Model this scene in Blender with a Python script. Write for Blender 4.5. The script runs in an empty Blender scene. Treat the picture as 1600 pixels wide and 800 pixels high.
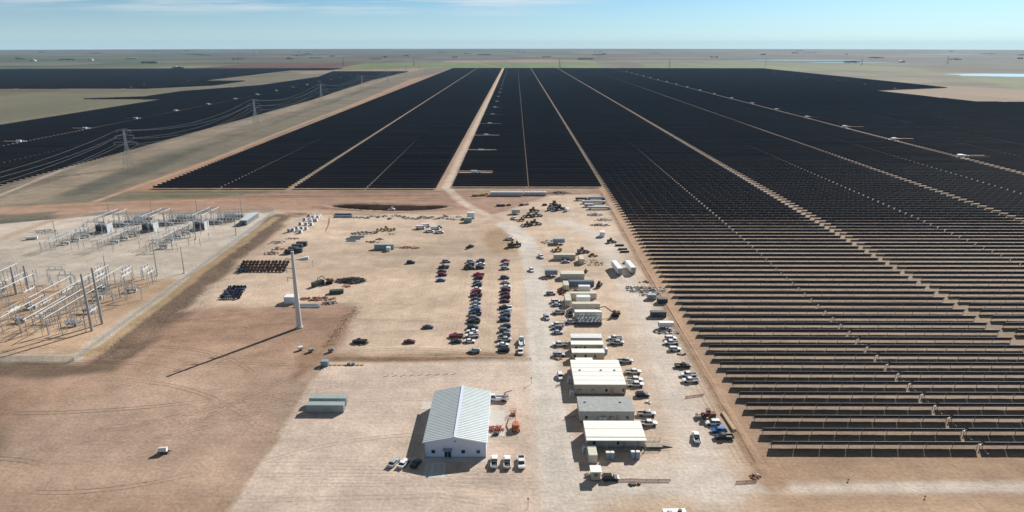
import bpy, math, random
import numpy as np
from mathutils import Vector, Matrix
random.seed(7)
S = bpy.context.scene
COL = S.collection
R = math.radians

# ------------------------------------------------------------------ camera
F, VX, VY, H = 1067.0, 805.5, 68.0, 115.0
PIT = math.atan((400 - VY) / F)
cp, sp = math.cos(PIT), math.sin(PIT)
YAW = math.atan((VX - 800) * cp / F)
cyw, syw = math.cos(YAW), math.sin(YAW)
cam = bpy.data.cameras.new('camera')
cam.sensor_width = 36; cam.lens = 36 * F / 1600
cam.clip_start = 1; cam.clip_end = 60000
camo = bpy.data.objects.new('camera', cam); COL.objects.link(camo)
camo.location = (0, 0, H); camo.rotation_euler = (math.pi/2 - PIT, 0, YAW)
S.camera = camo

# ------------------------------------------------------------------ light
SUN = Vector((0.6103, 0.7922, 0)).normalized() * math.cos(R(30.9)) + Vector((0, 0, math.sin(R(30.9))))
sun = bpy.data.lights.new('sun', 'SUN'); sun.energy = 5.0; sun.angle = R(0.5); sun.color = (1, .95, .885)
suno = bpy.data.objects.new('sun', sun); COL.objects.link(suno)
suno.rotation_euler = SUN.to_track_quat('Z', 'Y').to_euler()
W = bpy.data.worlds.new('World'); S.world = W; W.use_nodes = True
nt = W.node_tree; nt.nodes.clear()
def N(t, typ, **k):
    n = t.nodes.new(typ)
    for a, b in k.items(): setattr(n, a, b)
    return n
out = N(nt, 'ShaderNodeOutputWorld'); bg = N(nt, 'ShaderNodeBackground')
sky = N(nt, 'ShaderNodeTexSky', sky_type='NISHITA', sun_disc=False)
sky.sun_elevation = R(30.9); sky.sun_rotation = math.atan2(.6103, .7922)
sky.altitude = 1000; sky.air_density = 1.0; sky.dust_density = .8; sky.ozone_density = 2.2
tc = N(nt, 'ShaderNodeTexCoord'); sx = N(nt, 'ShaderNodeSeparateXYZ'); cx = N(nt, 'ShaderNodeCombineXYZ')
mx = N(nt, 'ShaderNodeMath', operation='MAXIMUM'); ad = N(nt, 'ShaderNodeMath', operation='ADD')
L = nt.links.new
L(tc.outputs['Generated'], sx.inputs[0]); L(sx.outputs['Z'], ad.inputs[0]); ad.inputs[1].default_value = .035
L(ad.outputs[0], mx.inputs[0]); mx.inputs[1].default_value = .012
L(sx.outputs['X'], cx.inputs['X']); L(sx.outputs['Y'], cx.inputs['Y']); L(mx.outputs[0], cx.inputs['Z'])
L(cx.outputs[0], sky.inputs['Vector'])
# thin high cloud: noise on a cloud deck far above (direction / height)
dv = N(nt, 'ShaderNodeVectorMath', operation='DIVIDE'); cz = N(nt, 'ShaderNodeCombineXYZ')
for i in range(3): L(mx.outputs[0], cz.inputs[i])
L(cx.outputs[0], dv.inputs[0]); L(cz.outputs[0], dv.inputs[1])
mp = N(nt, 'ShaderNodeMapping'); mp.inputs['Scale'].default_value = (.28, .62, 1); mp.inputs['Location'].default_value = (1.3, 4.1, 0)
L(dv.outputs[0], mp.inputs[0])
nz = N(nt, 'ShaderNodeTexNoise'); nz.inputs['Scale'].default_value = 1.0; nz.inputs['Detail'].default_value = 7; nz.inputs['Roughness'].default_value = .6
L(mp.outputs[0], nz.inputs['Vector'])
cr = N(nt, 'ShaderNodeMapRange'); cr.inputs[1].default_value = .44; cr.inputs[2].default_value = .66; L(nz.outputs[0], cr.inputs[0])
fz = N(nt, 'ShaderNodeMapRange'); fz.inputs[1].default_value = .032; fz.inputs[2].default_value = .06; L(sx.outputs['Z'], fz.inputs[0])
fx = N(nt, 'ShaderNodeMapRange'); fx.inputs[1].default_value = .16; fx.inputs[2].default_value = -.05; L(sx.outputs['X'], fx.inputs[0])
m1 = N(nt, 'ShaderNodeMath', operation='MULTIPLY'); m2 = N(nt, 'ShaderNodeMath', operation='MULTIPLY'); m3 = N(nt, 'ShaderNodeMath', operation='MULTIPLY')
L(cr.outputs[0], m1.inputs[0]); L(fz.outputs[0], m1.inputs[1]); L(m1.outputs[0], m2.inputs[0]); L(fx.outputs[0], m2.inputs[1])
L(m2.outputs[0], m3.inputs[0]); m3.inputs[1].default_value = 1.35
tint = N(nt, 'ShaderNodeMix', data_type='RGBA', blend_type='MULTIPLY'); tint.inputs[0].default_value = 1
L(sky.outputs[0], tint.inputs[6]); tint.inputs[7].default_value = (.70, 1.02, 1.20, 1)
mixc = N(nt, 'ShaderNodeMix', data_type='RGBA'); L(m3.outputs[0], mixc.inputs[0]); L(tint.outputs[2], mixc.inputs[6]); mixc.inputs[7].default_value = (10, 10.4, 10.6, 1)
# pale band low over the horizon, unseen sky overhead dimmed to cut shadow fill
hb = N(nt, 'ShaderNodeMapRange'); hb.inputs[1].default_value = -.01; hb.inputs[2].default_value = .062; hb.inputs[3].default_value = .62; hb.inputs[4].default_value = 0; L(sx.outputs['Z'], hb.inputs[0])
mixh = N(nt, 'ShaderNodeMix', data_type='RGBA'); L(hb.outputs[0], mixh.inputs[0]); L(mixc.outputs[2], mixh.inputs[6]); mixh.inputs[7].default_value = (8.6, 10.0, 10.4, 1)
ze = N(nt, 'ShaderNodeMapRange'); ze.inputs[1].default_value = .10; ze.inputs[2].default_value = .55; ze.inputs[3].default_value = 1; ze.inputs[4].default_value = .38; L(sx.outputs['Z'], ze.inputs[0])
zs = N(nt, 'ShaderNodeVectorMath', operation='SCALE'); L(mixh.outputs[2], zs.inputs[0]); L(ze.outputs[0], zs.inputs['Scale'])
L(zs.outputs[0], bg.inputs[0]); bg.inputs[1].default_value = 0.055
L(bg.outputs[0], out.inputs[0])
S.view_settings.view_transform = 'Standard'; S.view_settings.look = 'None'
S.view_settings.exposure = 0.54; S.view_settings.gamma = 1
S.render.engine = 'CYCLES'
S.cycles.max_bounces = 5; S.cycles.volume_bounces = 0

# ------------------------------------------------------------------ helpers
def at(x, y, z=0.0):
    """ground point (height z) seen at a place of the 1600x800 photograph"""
    u = (x - 800) / F; v = (y - 400) / F
    dy = cp - v*sp; dz = -sp - v*cp; t = (z - H) / dz
    X, Y = u*t, dy*t
    return (X*cyw - Y*syw, X*syw + Y*cyw)

def mat(name, col, rough=.6, metal=0., var=.12, scale=1.5, spec=.5, bump=0.):
    if name in bpy.data.materials: return bpy.data.materials[name]
    m = bpy.data.materials.new(name); m.use_nodes = True; t = m.node_tree
    b = t.nodes['Principled BSDF']
    b.inputs['Roughness'].default_value = rough; b.inputs['Metallic'].default_value = metal
    b.inputs['Specular IOR Level'].default_value = spec
    g = N(t, 'ShaderNodeNewGeometry'); n = N(t, 'ShaderNodeTexNoise'); n.inputs['Scale'].default_value = scale; n.inputs['Detail'].default_value = 4
    t.links.new(g.outputs['Position'], n.inputs['Vector'])
    r = N(t, 'ShaderNodeMapRange'); r.inputs[1].default_value = .25; r.inputs[2].default_value = .75
    r.inputs[3].default_value = 1 - var; r.inputs[4].default_value = 1 + var*.6
    t.links.new(n.outputs[0], r.inputs[0])
    v = N(t, 'ShaderNodeVectorMath', operation='SCALE'); v.inputs[0].default_value = col[:3]
    t.links.new(r.outputs[0], v.inputs['Scale']); t.links.new(v.outputs[0], b.inputs['Base Color'])
    if bump:
        bp = N(t, 'ShaderNodeBump'); bp.inputs['Strength'].default_value = bump; bp.inputs['Distance'].default_value = .1
        t.links.new(n.outputs[0], bp.inputs['Height']); t.links.new(bp.outputs[0], b.inputs['Normal'])
    return m

PAL = dict(white=(.78,.78,.77), silver=(.48,.50,.52), grey=(.22,.235,.25), black=(.018,.019,.022), navy=(.03,.05,.10),
  red=(.36,.02,.03), maroon=(.14,.015,.025), green=(.03,.06,.05), blue=(.04,.16,.42), slate=(.09,.12,.15), tan=(.5,.42,.3), brown=(.12,.05,.03))
def paint(c): return mat('paint_' + c, PAL[c], .32, .0 if c in ('white', 'black') else .25, .06)
M_ = dict(
 glass=mat('tinted_glass', (.02,.03,.04), .08, 0, .1, spec=.8), tyre=mat('rubber', (.02,.02,.02), .85), rim=mat('alloy', (.35,.35,.36), .35, .8),
 lamp=mat('lamp_lens', (.75,.75,.7), .15), tail=mat('red_lens', (.35,.01,.01), .2), dark=mat('dark_trim', (.03,.03,.032), .6),
 galv=mat('galvanised_steel', (.33,.36,.38), .55, .3, .18), galvl=mat('pale_steel', (.50,.53,.55), .55, .2, .15), steeld=mat('weathered_steel', (.22,.23,.24), .55, .4, .2),
 porc=mat('grey_porcelain', (.40,.44,.48), .3), porcd=mat('brown_porcelain', (.09,.05,.04), .3), tgrey=mat('transformer_grey', (.17,.20,.22), .45, .1),
 wwall=mat('white_wall_panel', (.62,.68,.80), .5, 0, .05), wroof=mat('ribbed_roof_metal', (.60,.66,.66), .42, .25, .07, .4), trim=mat('grey_trim', (.33,.37,.42), .5),
 conc=mat('concrete', (.50,.47,.41), .9, 0, .14, .7), cream=mat('cream_membrane', (.76,.75,.70), .75, 0, .08, .5), beige=mat('beige_siding', (.44,.40,.32), .7, 0, .1, .8),
 groof=mat('grey_shingle', (.31,.33,.32), .85, 0, .2, .8), gwall=mat('grey_siding', (.40,.40,.38), .7, 0, .1, .8), skirt=mat('dark_skirting', (.13,.12,.11), .8),
 wood=mat('timber', (.42,.30,.17), .8, 0, .3, 2), woodg=mat('grey_timber', (.33,.29,.24), .85, 0, .3, 2), orange=mat('orange_paint', (.50,.15,.06), .45, 0, .15), yellow=mat('yellow_paint', (.60,.36,.05), .45),
 net=mat('orange_netting', (.50,.24,.17), .8, 0, .3, 3), wht=mat('white_plastic', (.74,.75,.75), .5), bluep=mat('blue_plastic', (.03,.05,.10), .4), blugrey=mat('blue_grey_sheet', (.24,.31,.38), .5),
 ccream=mat('cream_container', (.58,.55,.45), .55, 0, .12, .6), cgrey=mat('grey_container', (.30,.36,.36), .55, 0, .15, .6), cdark=mat('dark_container', (.05,.06,.07), .5, 0, .2), cblue=mat('blue_container', (.10,.14,.20), .5, 0, .2),
 cgreen=mat('green_steel', (.045,.062,.05), .55, 0, .25), rust=mat('rust', (.20,.07,.04), .85, 0, .35, 2), rebar=mat('dark_rebar', (.05,.05,.055), .7, .3, .3, 3), redst=mat('red_net_heap', (.36,.12,.09), .8, 0, .3, 2),
 soil=mat('loose_soil', (.28,.19,.13), .95, 0, .25, 1.2), brush=mat('dry_brush', (.11,.085,.055), .95, 0, .35, 2), brushg=mat('olive_brush', (.10,.105,.05), .95, 0, .35, 2),
 panel=mat('panel_glass', (.012,.016,.028), .12, 0, .1, spec=.6), pback=mat('panel_backsheet', (.010,.024,.052), .55, 0, .15, .5), pframe=mat('panel_frame', (.42,.43,.45), .45, .4, .05), rail=mat('edge_rail', (.20,.20,.21), .6, .1, .05), tube=mat('torque_tube', (.13,.14,.15), .6, .2),
 wire=mat('conductor', (.36,.39,.41), .45, .4), mono=mat('galvanised_pole', (.36,.37,.38), .55, .3, .08, .3), polew=mat('pale_pole', (.56,.57,.57), .5, .15, .08, .3), line=mat('painted_line', (.62,.70,.78), .7), sign=mat('red_sign', (.5,.03,.02), .5))

class MB:
    def __init__(s): s.v = []; s.f = []; s.mi = []; s.ms = []
    def _m(s, m):
        if m not in s.ms: s.ms.append(m)
        return s.ms.index(m)
    def add(s, vs, fs, m):
        o = len(s.v); k = s._m(m); s.v += [tuple(p) for p in vs]
        for f in fs: s.f.append([i + o for i in f]); s.mi.append(k)
        return s
    def box(s, c, d, m, rz=0., rx=0., ry=0., taper=1.0):
        x, y, z = [q/2 for q in d]
        vs = [(-x,-y,-z),(x,-y,-z),(x,y,-z),(-x,y,-z),(-x*taper,-y*taper,z),(x*taper,-y*taper,z),(x*taper,y*taper,z),(-x*taper,y*taper,z)]
        if rz or rx or ry:
            Q = Matrix.Rotation(rz, 3, 'Z') @ Matrix.Rotation(ry, 3, 'Y') @ Matrix.Rotation(rx, 3, 'X')
            vs = [Q @ Vector(p) for p in vs]
        vs = [(p[0]+c[0], p[1]+c[1], p[2]+c[2]) for p in vs]
        return s.add(vs, [(0,3,2,1),(4,5,6,7),(0,1,5,4),(1,2,6,5),(2,3,7,6),(3,0,4,7)], m)
    def tube(s, p, q, r0, m, r1=None, n=6):
        r1 = r0 if r1 is None else r1
        p = Vector(p); q = Vector(q); d = (q-p)
        if d.length < 1e-6: return s
        d.normalize(); a = d.orthogonal().normalized(); b = d.cross(a)
        vs = []
        for c, r in ((p, r0), (q, r1)):
            for i in range(n):
                t = 2*math.pi*i/n; vs.append(c + a*math.cos(t)*r + b*math.sin(t)*r)
        fs = [(i, (i+1) % n, n+(i+1) % n, n+i) for i in range(n)] + [tuple(range(n-1, -1, -1)), tuple(range(n, 2*n))]
        return s.add(vs, fs, m)
    def loft(s, secs, m):
        n = len(secs[0]); vs = [p for c in secs for p in c]; fs = []
        for i in range(len(secs)-1):
            for j in range(n):
                a = i*n+j; b = i*n+(j+1) % n; fs.append((a, b, b+n, a+n))
        fs += [tuple(range(n-1, -1, -1)), tuple(range((len(secs)-1)*n, len(secs)*n))]
        return s.add(vs, fs, m)
    def prism(s, pts, z0, z1, m, axis='z'):
        n = len(pts)
        f = {'z': lambda a, b, c: (a, b, c), 'y': lambda a, b, c: (a, c, b), 'x': lambda a, b, c: (c, a, b)}[axis]
        vs = [f(a, b, z0) for a, b in pts] + [f(a, b, z1) for a, b in pts]
        return s.add(vs, [tuple(range(n-1, -1, -1)), tuple(range(n, 2*n))] + [(i, (i+1) % n, n+(i+1) % n, n+i) for i in range(n)], m)
    def mesh(s, name):
        me = bpy.data.meshes.new(name); me.from_pydata(s.v, [], s.f)
        for m in s.ms: me.materials.append(m)
        me.polygons.foreach_set('material_index', s.mi); me.update(); return me

def link(name, me, parent=None, loc=(0,0,0), rz=0.):
    o = bpy.data.objects.new(name, me.mesh(name) if isinstance(me, MB) else me)
    COL.objects.link(o); o.location = loc; o.rotation_euler = (0, 0, rz)
    if parent is not None: o.parent = parent
    return o
def tag(o, label=None, cat=None, group=None, kind=None):
    if label: o['label'] = label
    if cat: o['category'] = cat
    if group: o['group'] = group
    if kind: o['kind'] = kind
    return o
def thing(name, label, cat, loc, rz=0., group=None, parts=()):
    """an Empty at the base of the thing; parts = (name, mesh[, [(subname, mesh)...]])"""
    o = tag(link(name, None, None, loc, rz), label, cat, group)
    for p in parts:
        c = link(p[0], p[1], o)
        for q in (p[2] if len(p) > 2 else ()): link(q[0], q[1], c)
    return o
def solo(name, me, label, cat, loc=(0,0,0), rz=0., group=None, kind=None):
    return tag(link(name, me, None, loc, rz), label, cat, group, kind)
def nth(n):
    return f"{n}{'th' if 10 <= n % 100 <= 20 else {1:'st',2:'nd',3:'rd'}.get(n % 10, 'th')}"

# ------------------------------------------------------------------ ground colours (the surface's own, plus painted pit shade and far haze)
def vnoise(x, y, s, seed=0):
    x = x/s; y = y/s; xi = np.floor(x); yi = np.floor(y); fx = x-xi; fy = y-yi
    fx = fx*fx*(3-2*fx); fy = fy*fy*(3-2*fy)
    def h(a, b):
        q = np.sin(a*127.1 + b*311.7 + seed*74.7)*43758.5453
        return q - np.floor(q)
    return (h(xi,yi)*(1-fx)+h(xi+1,yi)*fx)*(1-fy) + (h(xi,yi+1)*(1-fx)+h(xi+1,yi+1)*fx)*fy
def fbm(x, y, s, seed=0, o=4):
    t = 0; a = .5; w = 0
    for i in range(o): t = t + a*vnoise(x, y, s/2**i, seed+i*7); w += a; a *= .55
    return t/w
def sdf(x, y, poly):
    """signed distance, negative inside"""
    d = np.full(x.shape, 1e18); ins = np.zeros(x.shape, bool); n = len(poly)
    for i in range(n):
        ax, ay = poly[i]; bx, by = poly[(i+1) % n]; ex, ey = bx-ax, by-ay
        t = np.clip(((x-ax)*ex+(y-ay)*ey)/(ex*ex+ey*ey+1e-9), 0, 1)
        d = np.minimum(d, (x-ax-ex*t)**2+(y-ay-ey*t)**2)
        c = ((ay > y) != (by > y)) & (x < (bx-ax)*(y-ay)/((by-ay) if abs(by-ay) > 1e-9 else 1e-9)+ax)
        ins ^= c
    d = np.sqrt(d); return np.where(ins, -d, d)
def sdl(x, y, pts):
    d = np.full(x.shape, 1e18)
    for i in range(len(pts)-1):
        ax, ay = pts[i]; bx, by = pts[i+1]; ex, ey = bx-ax, by-ay
        t = np.clip(((x-ax)*ex+(y-ay)*ey)/(ex*ex+ey*ey+1e-9), 0, 1)
        d = np.minimum(d, (x-ax-ex*t)**2+(y-ay-ey*t)**2)
    return np.sqrt(d)
PX = lambda *q: [at(a, b) for a, b in q]
FIELDS = dict(   # solar blocks in metres
 main=[(-300,551),(72,551),(72,3420),(-300,3420)],
 right=[(76,171),(1130,171),(1130,1400),(940,1432),(905,1780),(1165,1900),(1180,3380),(76,3420)],
 west=[(-432,300),(-750,300),(-750,1490),(-930,1500),(-830,1560),(-830,1740),(-725,1990),(-700,2500),(-780,3010),(-455,3010),(-470,2300),(-432,1500)],
 far=[(-1900,1827),(-976,1855),(-860,2000),(-860,2240),(-1000,2241),(-1000,3165),(-830,3175),(-830,3400),(-2300,3300),(-2900,2700),(-1900,2600),(-2600,2550),(-2600,1827)])
ROADS = [  # polyline, width, colour, softness
 ([(-59,556),(-59,3430)], 13, (.40,.285,.205), 1.5), ([(-58,560),(-58.5,3430)], 6.5, (.56,.47,.385), 1.5),
 ([(-59,3430),(-200,4200),(-420,5200)], 9, (.40,.33,.26), 3),
 (PX((148,315),(300,262),(440,206),(560,160),(655,121)), 6, (.42,.30,.20), 2),
 (PX((-120,345),(0,305),(130,252),(300,204),(430,170),(600,124),(660,112)), 4.5, (.42,.36,.29), 2),
 (PX((-160,430),(0,374),(75,346),(150,331),(430,330),(745,333)), 7, (.44,.34,.25), 2.5),
 (PX((60,322),(200,316),(330,312),(640,310)), 8, (.42,.27,.18), 5),
 (PX((440,405),(560,405),(700,404),(830,405)), 9, (.52,.44,.35), 3),
 (PX((698,291),(704,300),(722,316),(760,336),(795,352),(822,376),(832,405)), 7, (.55,.46,.375), 2),
 (PX((790,350),(820,374),(832,405),(836,440),(850,560),(868,700),(886,810),(895,860)), 11.5, (.60,.575,.525), 2.0),
 (PX((885,790),(930,772),(1000,764),(1200,763),(1450,762),(1700,761)), 4.6, (.58,.53,.47), 1.8),
 (PX((1110,770),(1090,700),(1050,600),(1010,500),(970,420),(935,370),(880,345)), 12, (.58,.535,.475), 6),
 (PX((900,775),(960,752),(1050,745),(1110,760)), 13, (.61,.565,.505), 7),
 ([(70.8,160),(71,300),(70.5,560)], 7.5, (.385,.265,.18), 1.5)]
HOLLOWC = (-93, 490)
POLYS = [  # name, polygon, colour, softness, wobble
 ('grassland', [(-435,480),(-300,480),(-300,3500),(-435,3500)], (.185,.165,.125), 12, 14),
 ('ground', [(-760,1500),(-440,1500),(-450,3000),(-700,3100),(-1000,2250),(-1000,1850),(-850,1830)], (.18,.165,.12), 20, 30),
 ('grassland', PX((60,312),(200,262),(300,232),(420,196),(520,160),(600,132),(560,142),(430,190),(300,240),(150,300)), (.115,.115,.09), 8, 14),
 ('ground', PX((-20,322),(120,268),(260,222),(400,183),(520,146),(620,118),(560,140),(400,192),(230,248),(60,318)), (.27,.23,.175), 7, 10),
 ('ground', PX((240,300),(455,214),(560,172),(690,112),(640,124),(500,186),(380,232),(180,300)), (.33,.215,.15), 6, 6),
 ('ground', PX((-300,325),(150,322),(430,300),(1000,294),(1010,340),(600,344),(150,336),(-300,420)), (.345,.232,.172), 9, 14),
 ('ground', PX((-500,420),(150,335),(640,332),(660,560),(500,566),(350,810),(250,1000),(-1500,1000)), (.365,.258,.19), 6, 8),
 ('grassland', PX((-300,345),(0,335),(80,330),(100,345),(0,372),(-300,430)), (.15,.135,.095), 6, 12),
 ('ground', PX((-800,600),(40,575),(90,600),(20,660),(-60,700),(-800,800)), (.27,.185,.135), 10, 14),
 ('ground', PX((180,600),(420,570),(560,560),(480,640),(380,790),(120,800),(0,800),(-80,730),(60,650)), (.43,.325,.25), 16, 16),
 ('grassland', PX((-200,655),(0,662),(26,676),(20,700),(0,715),(-200,790)), (.075,.07,.045), 5, 10),
 ('ground', PX((1000,294),(940,294),(1195,745),(2300,745),(2300,880),(880,880),(1150,760)), (.42,.31,.21), 3, 4),
 ('ground', [(69,150),(420,150),(420,176),(69,176)], (.40,.29,.20), 3, 3),
 ('gravel_pad', [(-420,234),(-166,234),(-168,476),(-294,465),(-420,400)], (.47,.43,.37), 1.5, 2),
 ('gravel_pad', [(-420,239),(-171,239),(-171,330),(-230,322),(-420,316)], (.44,.325,.225), 4, 7),
 ('gravel_pad', [(-420,230),(-165,230),(-165,476),(-170,476),(-170,238),(-420,238)], (.43,.37,.28), .8, 1),
 ('grassland', PX((430,333),(464,336),(405,385),(330,458),(262,522),(180,578),(60,590),(-300,600),(-300,570),(135,566),(290,440)), (.15,.11,.08), 3, 6),
 ('grassland', [(-166,240),(-162,240),(-163,460),(-168,460)], (.33,.25,.15), 1, 3),
 ('yard', PX((464,338),(746,334),(800,345),(824,400),(826,553),(525,553),(556,476),(430,478),(290,482),(345,430),(410,380)), (.50,.405,.315), 4, 7),
 ('yard', PX((505,566),(832,560),(862,800),(880,1000),(250,1000),(355,800),(425,700),(460,640)), (.555,.465,.39), .8, 1.5),
 ('yard', PX((900,304),(948,304),(985,370),(1062,520),(1178,735),(1150,760),(890,775),(866,700),(845,560),(835,440),(826,380),(800,352),(770,335),(860,306)), (.53,.43,.335), 3, 5),
 ('yard', PX((850,770),(1180,764),(1230,800),(1300,1000),(850,1000)), (.49,.385,.285), 4, 8),
 ('ground', [(HOLLOWC[0]+43*math.cos(a)*1.0, HOLLOWC[1]+7.5*math.sin(a)-3*math.sin((HOLLOWC[0]+43*math.cos(a))/17)) for a in [k*math.pi/12 for k in range(24)]], (.045,.038,.030), 1.2, 2),  # pit: shade of the far wall painted as near-black soil colour
 ('ground', PX((755,362),(800,352),(822,380),(815,396),(765,394)), (.37,.27,.18), 4, 5),
 ('yard', PX((946,362),(976,362),(978,368),(948,369)), (.62,.52,.42), .4, .8),
 ('ground', PX((495,480),(540,478),(552,484),(520,545),(508,558),(700,553),(834,556),(834,562),(500,567),(455,600)), (.28,.19,.125), 2, 4),
 ('ground', PX((400,482),(545,480),(520,520),(440,545),(330,530),(250,560),(230,520),(300,485)), (.295,.20,.145), 10, 14),
]
PATCH = [(.20,.165,.12),(.165,.15,.10),(.13,.155,.075),(.24,.19,.14),(.19,.12,.085),(.15,.14,.12),(.26,.22,.17),(.17,.165,.11)]
FARPOLY = [
 (PX((540,107),(560,99),(880,95),(930,97),(945,106)), (.15,.20,.075)),
 (PX((300,107),(400,99),(545,97),(575,98),(520,107)), (.13,.065,.045)),
 (PX((690,95),(860,92),(935,96),(860,97.5),(700,98)), (.28,.21,.17)),
 (PX((1010,107),(1000,99),(1200,97),(1420,105),(1600,140),(1600,125),(1400,110)), (.17,.20,.095)),
 (PX((1360,146),(1390,132),(1450,133),(1620,140),(1640,160),(1500,158),(1400,147)), (.27,.20,.135)),
 (PX((-100,190),(-100,150),(100,150),(300,153),(230,160),(60,195)), (.165,.16,.11)),
 (PX((450,112),(700,105),(640,113),(560,130),(520,120)), (.30,.235,.17)),
]
IDS = ['ground', 'grassland', 'gravel_pad', 'yard', 'road', 'farmland']
def ground_colour(x, y):
    n = x.size; c = np.empty((n, 3)); ident = np.full(n, 5)
    wx = x + 260*(fbm(x, y, 1500, 3)-.5); wy = y + 160*(fbm(x, y, 1500, 9)-.5)
    k = np.floor(wx/830)*7.13 + np.floor(wy/640)*3.77
    hsh = np.abs(np.sin(k*12.9898)*43758.5453); idx = (hsh - np.floor(hsh))*len(PATCH)
    c[:] = .72*np.array([.84,1.02,1.06])*np.array(PATCH)[np.clip(idx.astype(int), 0, len(PATCH)-1)]  # cool tint paints part of the distance haze into the farmland colour
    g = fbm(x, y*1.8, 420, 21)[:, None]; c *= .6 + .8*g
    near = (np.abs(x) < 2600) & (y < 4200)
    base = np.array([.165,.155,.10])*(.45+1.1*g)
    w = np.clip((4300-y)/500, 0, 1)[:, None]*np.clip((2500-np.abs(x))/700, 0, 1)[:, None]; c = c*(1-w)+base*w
    ident[near] = 0
    for poly, col in FARPOLY:
        s = sdf(x+30*(fbm(x,y,160,5)-.5), y+60*(fbm(x,y,200,6)-.5), poly); m = np.clip(.5-s/25, 0, 1)[:, None]
        c = c*(1-m)+np.array(col)*(.85+.3*g)*m
    lc = np.array([.31,.245,.185])
    for kf in FIELDS.values():
        s = sdf(x, y, kf); m = np.clip(.5-(s-3)/4, 0, 1)[:, None]; c = c*(1-m)+lc*m; ident[s < 2] = 0
    if n > 500: c *= (1+.5*(fbm(x*5, y, 520, 61)-.5)*np.clip((y-560)/80, 0, 1))[:, None]
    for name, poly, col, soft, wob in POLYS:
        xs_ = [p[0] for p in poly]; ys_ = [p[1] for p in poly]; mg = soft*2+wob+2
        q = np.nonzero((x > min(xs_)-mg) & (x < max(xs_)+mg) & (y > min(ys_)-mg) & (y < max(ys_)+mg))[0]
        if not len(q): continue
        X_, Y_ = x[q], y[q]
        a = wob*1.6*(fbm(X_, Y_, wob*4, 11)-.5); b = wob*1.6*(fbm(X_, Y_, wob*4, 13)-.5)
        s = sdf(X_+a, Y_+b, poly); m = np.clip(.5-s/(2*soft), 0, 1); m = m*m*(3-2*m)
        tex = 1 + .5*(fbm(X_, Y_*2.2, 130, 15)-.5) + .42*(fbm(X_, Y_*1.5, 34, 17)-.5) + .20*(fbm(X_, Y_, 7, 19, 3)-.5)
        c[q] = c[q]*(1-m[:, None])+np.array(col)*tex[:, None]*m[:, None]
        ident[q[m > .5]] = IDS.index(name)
    for pts, wd, col, soft in ROADS:
        xs_ = [p[0] for p in pts]; ys_ = [p[1] for p in pts]; mg = wd+soft*2+4
        q = np.nonzero((x > min(xs_)-mg) & (x < max(xs_)+mg) & (y > min(ys_)-mg) & (y < max(ys_)+mg))[0]
        if not len(q): continue
        X_, Y_ = x[q], y[q]
        s = sdl(X_+1.6*(fbm(X_,Y_,14,23)-.5), Y_+1.6*(fbm(X_,Y_,14,29)-.5), pts)-wd/2
        m = np.clip(.5-s/(2*soft), 0, 1); m = (m*m*(3-2*m))*(.84+.16*fbm(X_,Y_,9,31))
        c[q] = c[q]*(1-m[:, None])+np.array(col)*m[:, None]; ident[q[m > .5]] = 4
    # big soft stains of moister soil and dust
    st = np.clip((fbm(x, y, 90, 41)-.52)*5, 0, 1)*(y < 900); c *= (1-.13*st)[:, None]*np.array([1, .985, .965])**st[:, None]
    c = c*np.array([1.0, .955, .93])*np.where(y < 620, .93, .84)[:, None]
    return np.clip(c, .01, .9), ident
# depressions and mounds
def ground_z(x, y):
    z = np.zeros(x.shape)
    q = ((x-HOLLOWC[0])/43)**2 + ((y-HOLLOWC[1]+3*np.sin(x/17.))/8.5)**2
    z -= 6.5*np.clip((1-q)*2.2, 0, 1)**.6
    q2 = ((x-HOLLOWC[0])/50)**2 + ((y-HOLLOWC[1]+3*np.sin(x/17.))/13)**2
    z += .9*np.clip(1-np.abs(q2-1)/.35, 0, 1)
    # scrub drain beside the substation and the small berm between car park and building pad
    nr = np.exp(-((x+153)/6)**2)*((y > 236) & (y < 470)); z -= .9*nr
    z += .7*np.exp(-((y-237.5)/1.3)**2)*((x > -70) & (x < 7))
    z += .45*np.exp(-((x-69.5)/1.2)**2)*((y > 165) & (y < 560))*(.5+vnoise(x, y, 5, 77))
    z += .16*(fbm(x, y, 3.5, 51, 3)-.5)*((x < -80) | (y > 480) | (x > 64))*((y < 640))
    return z
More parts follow.
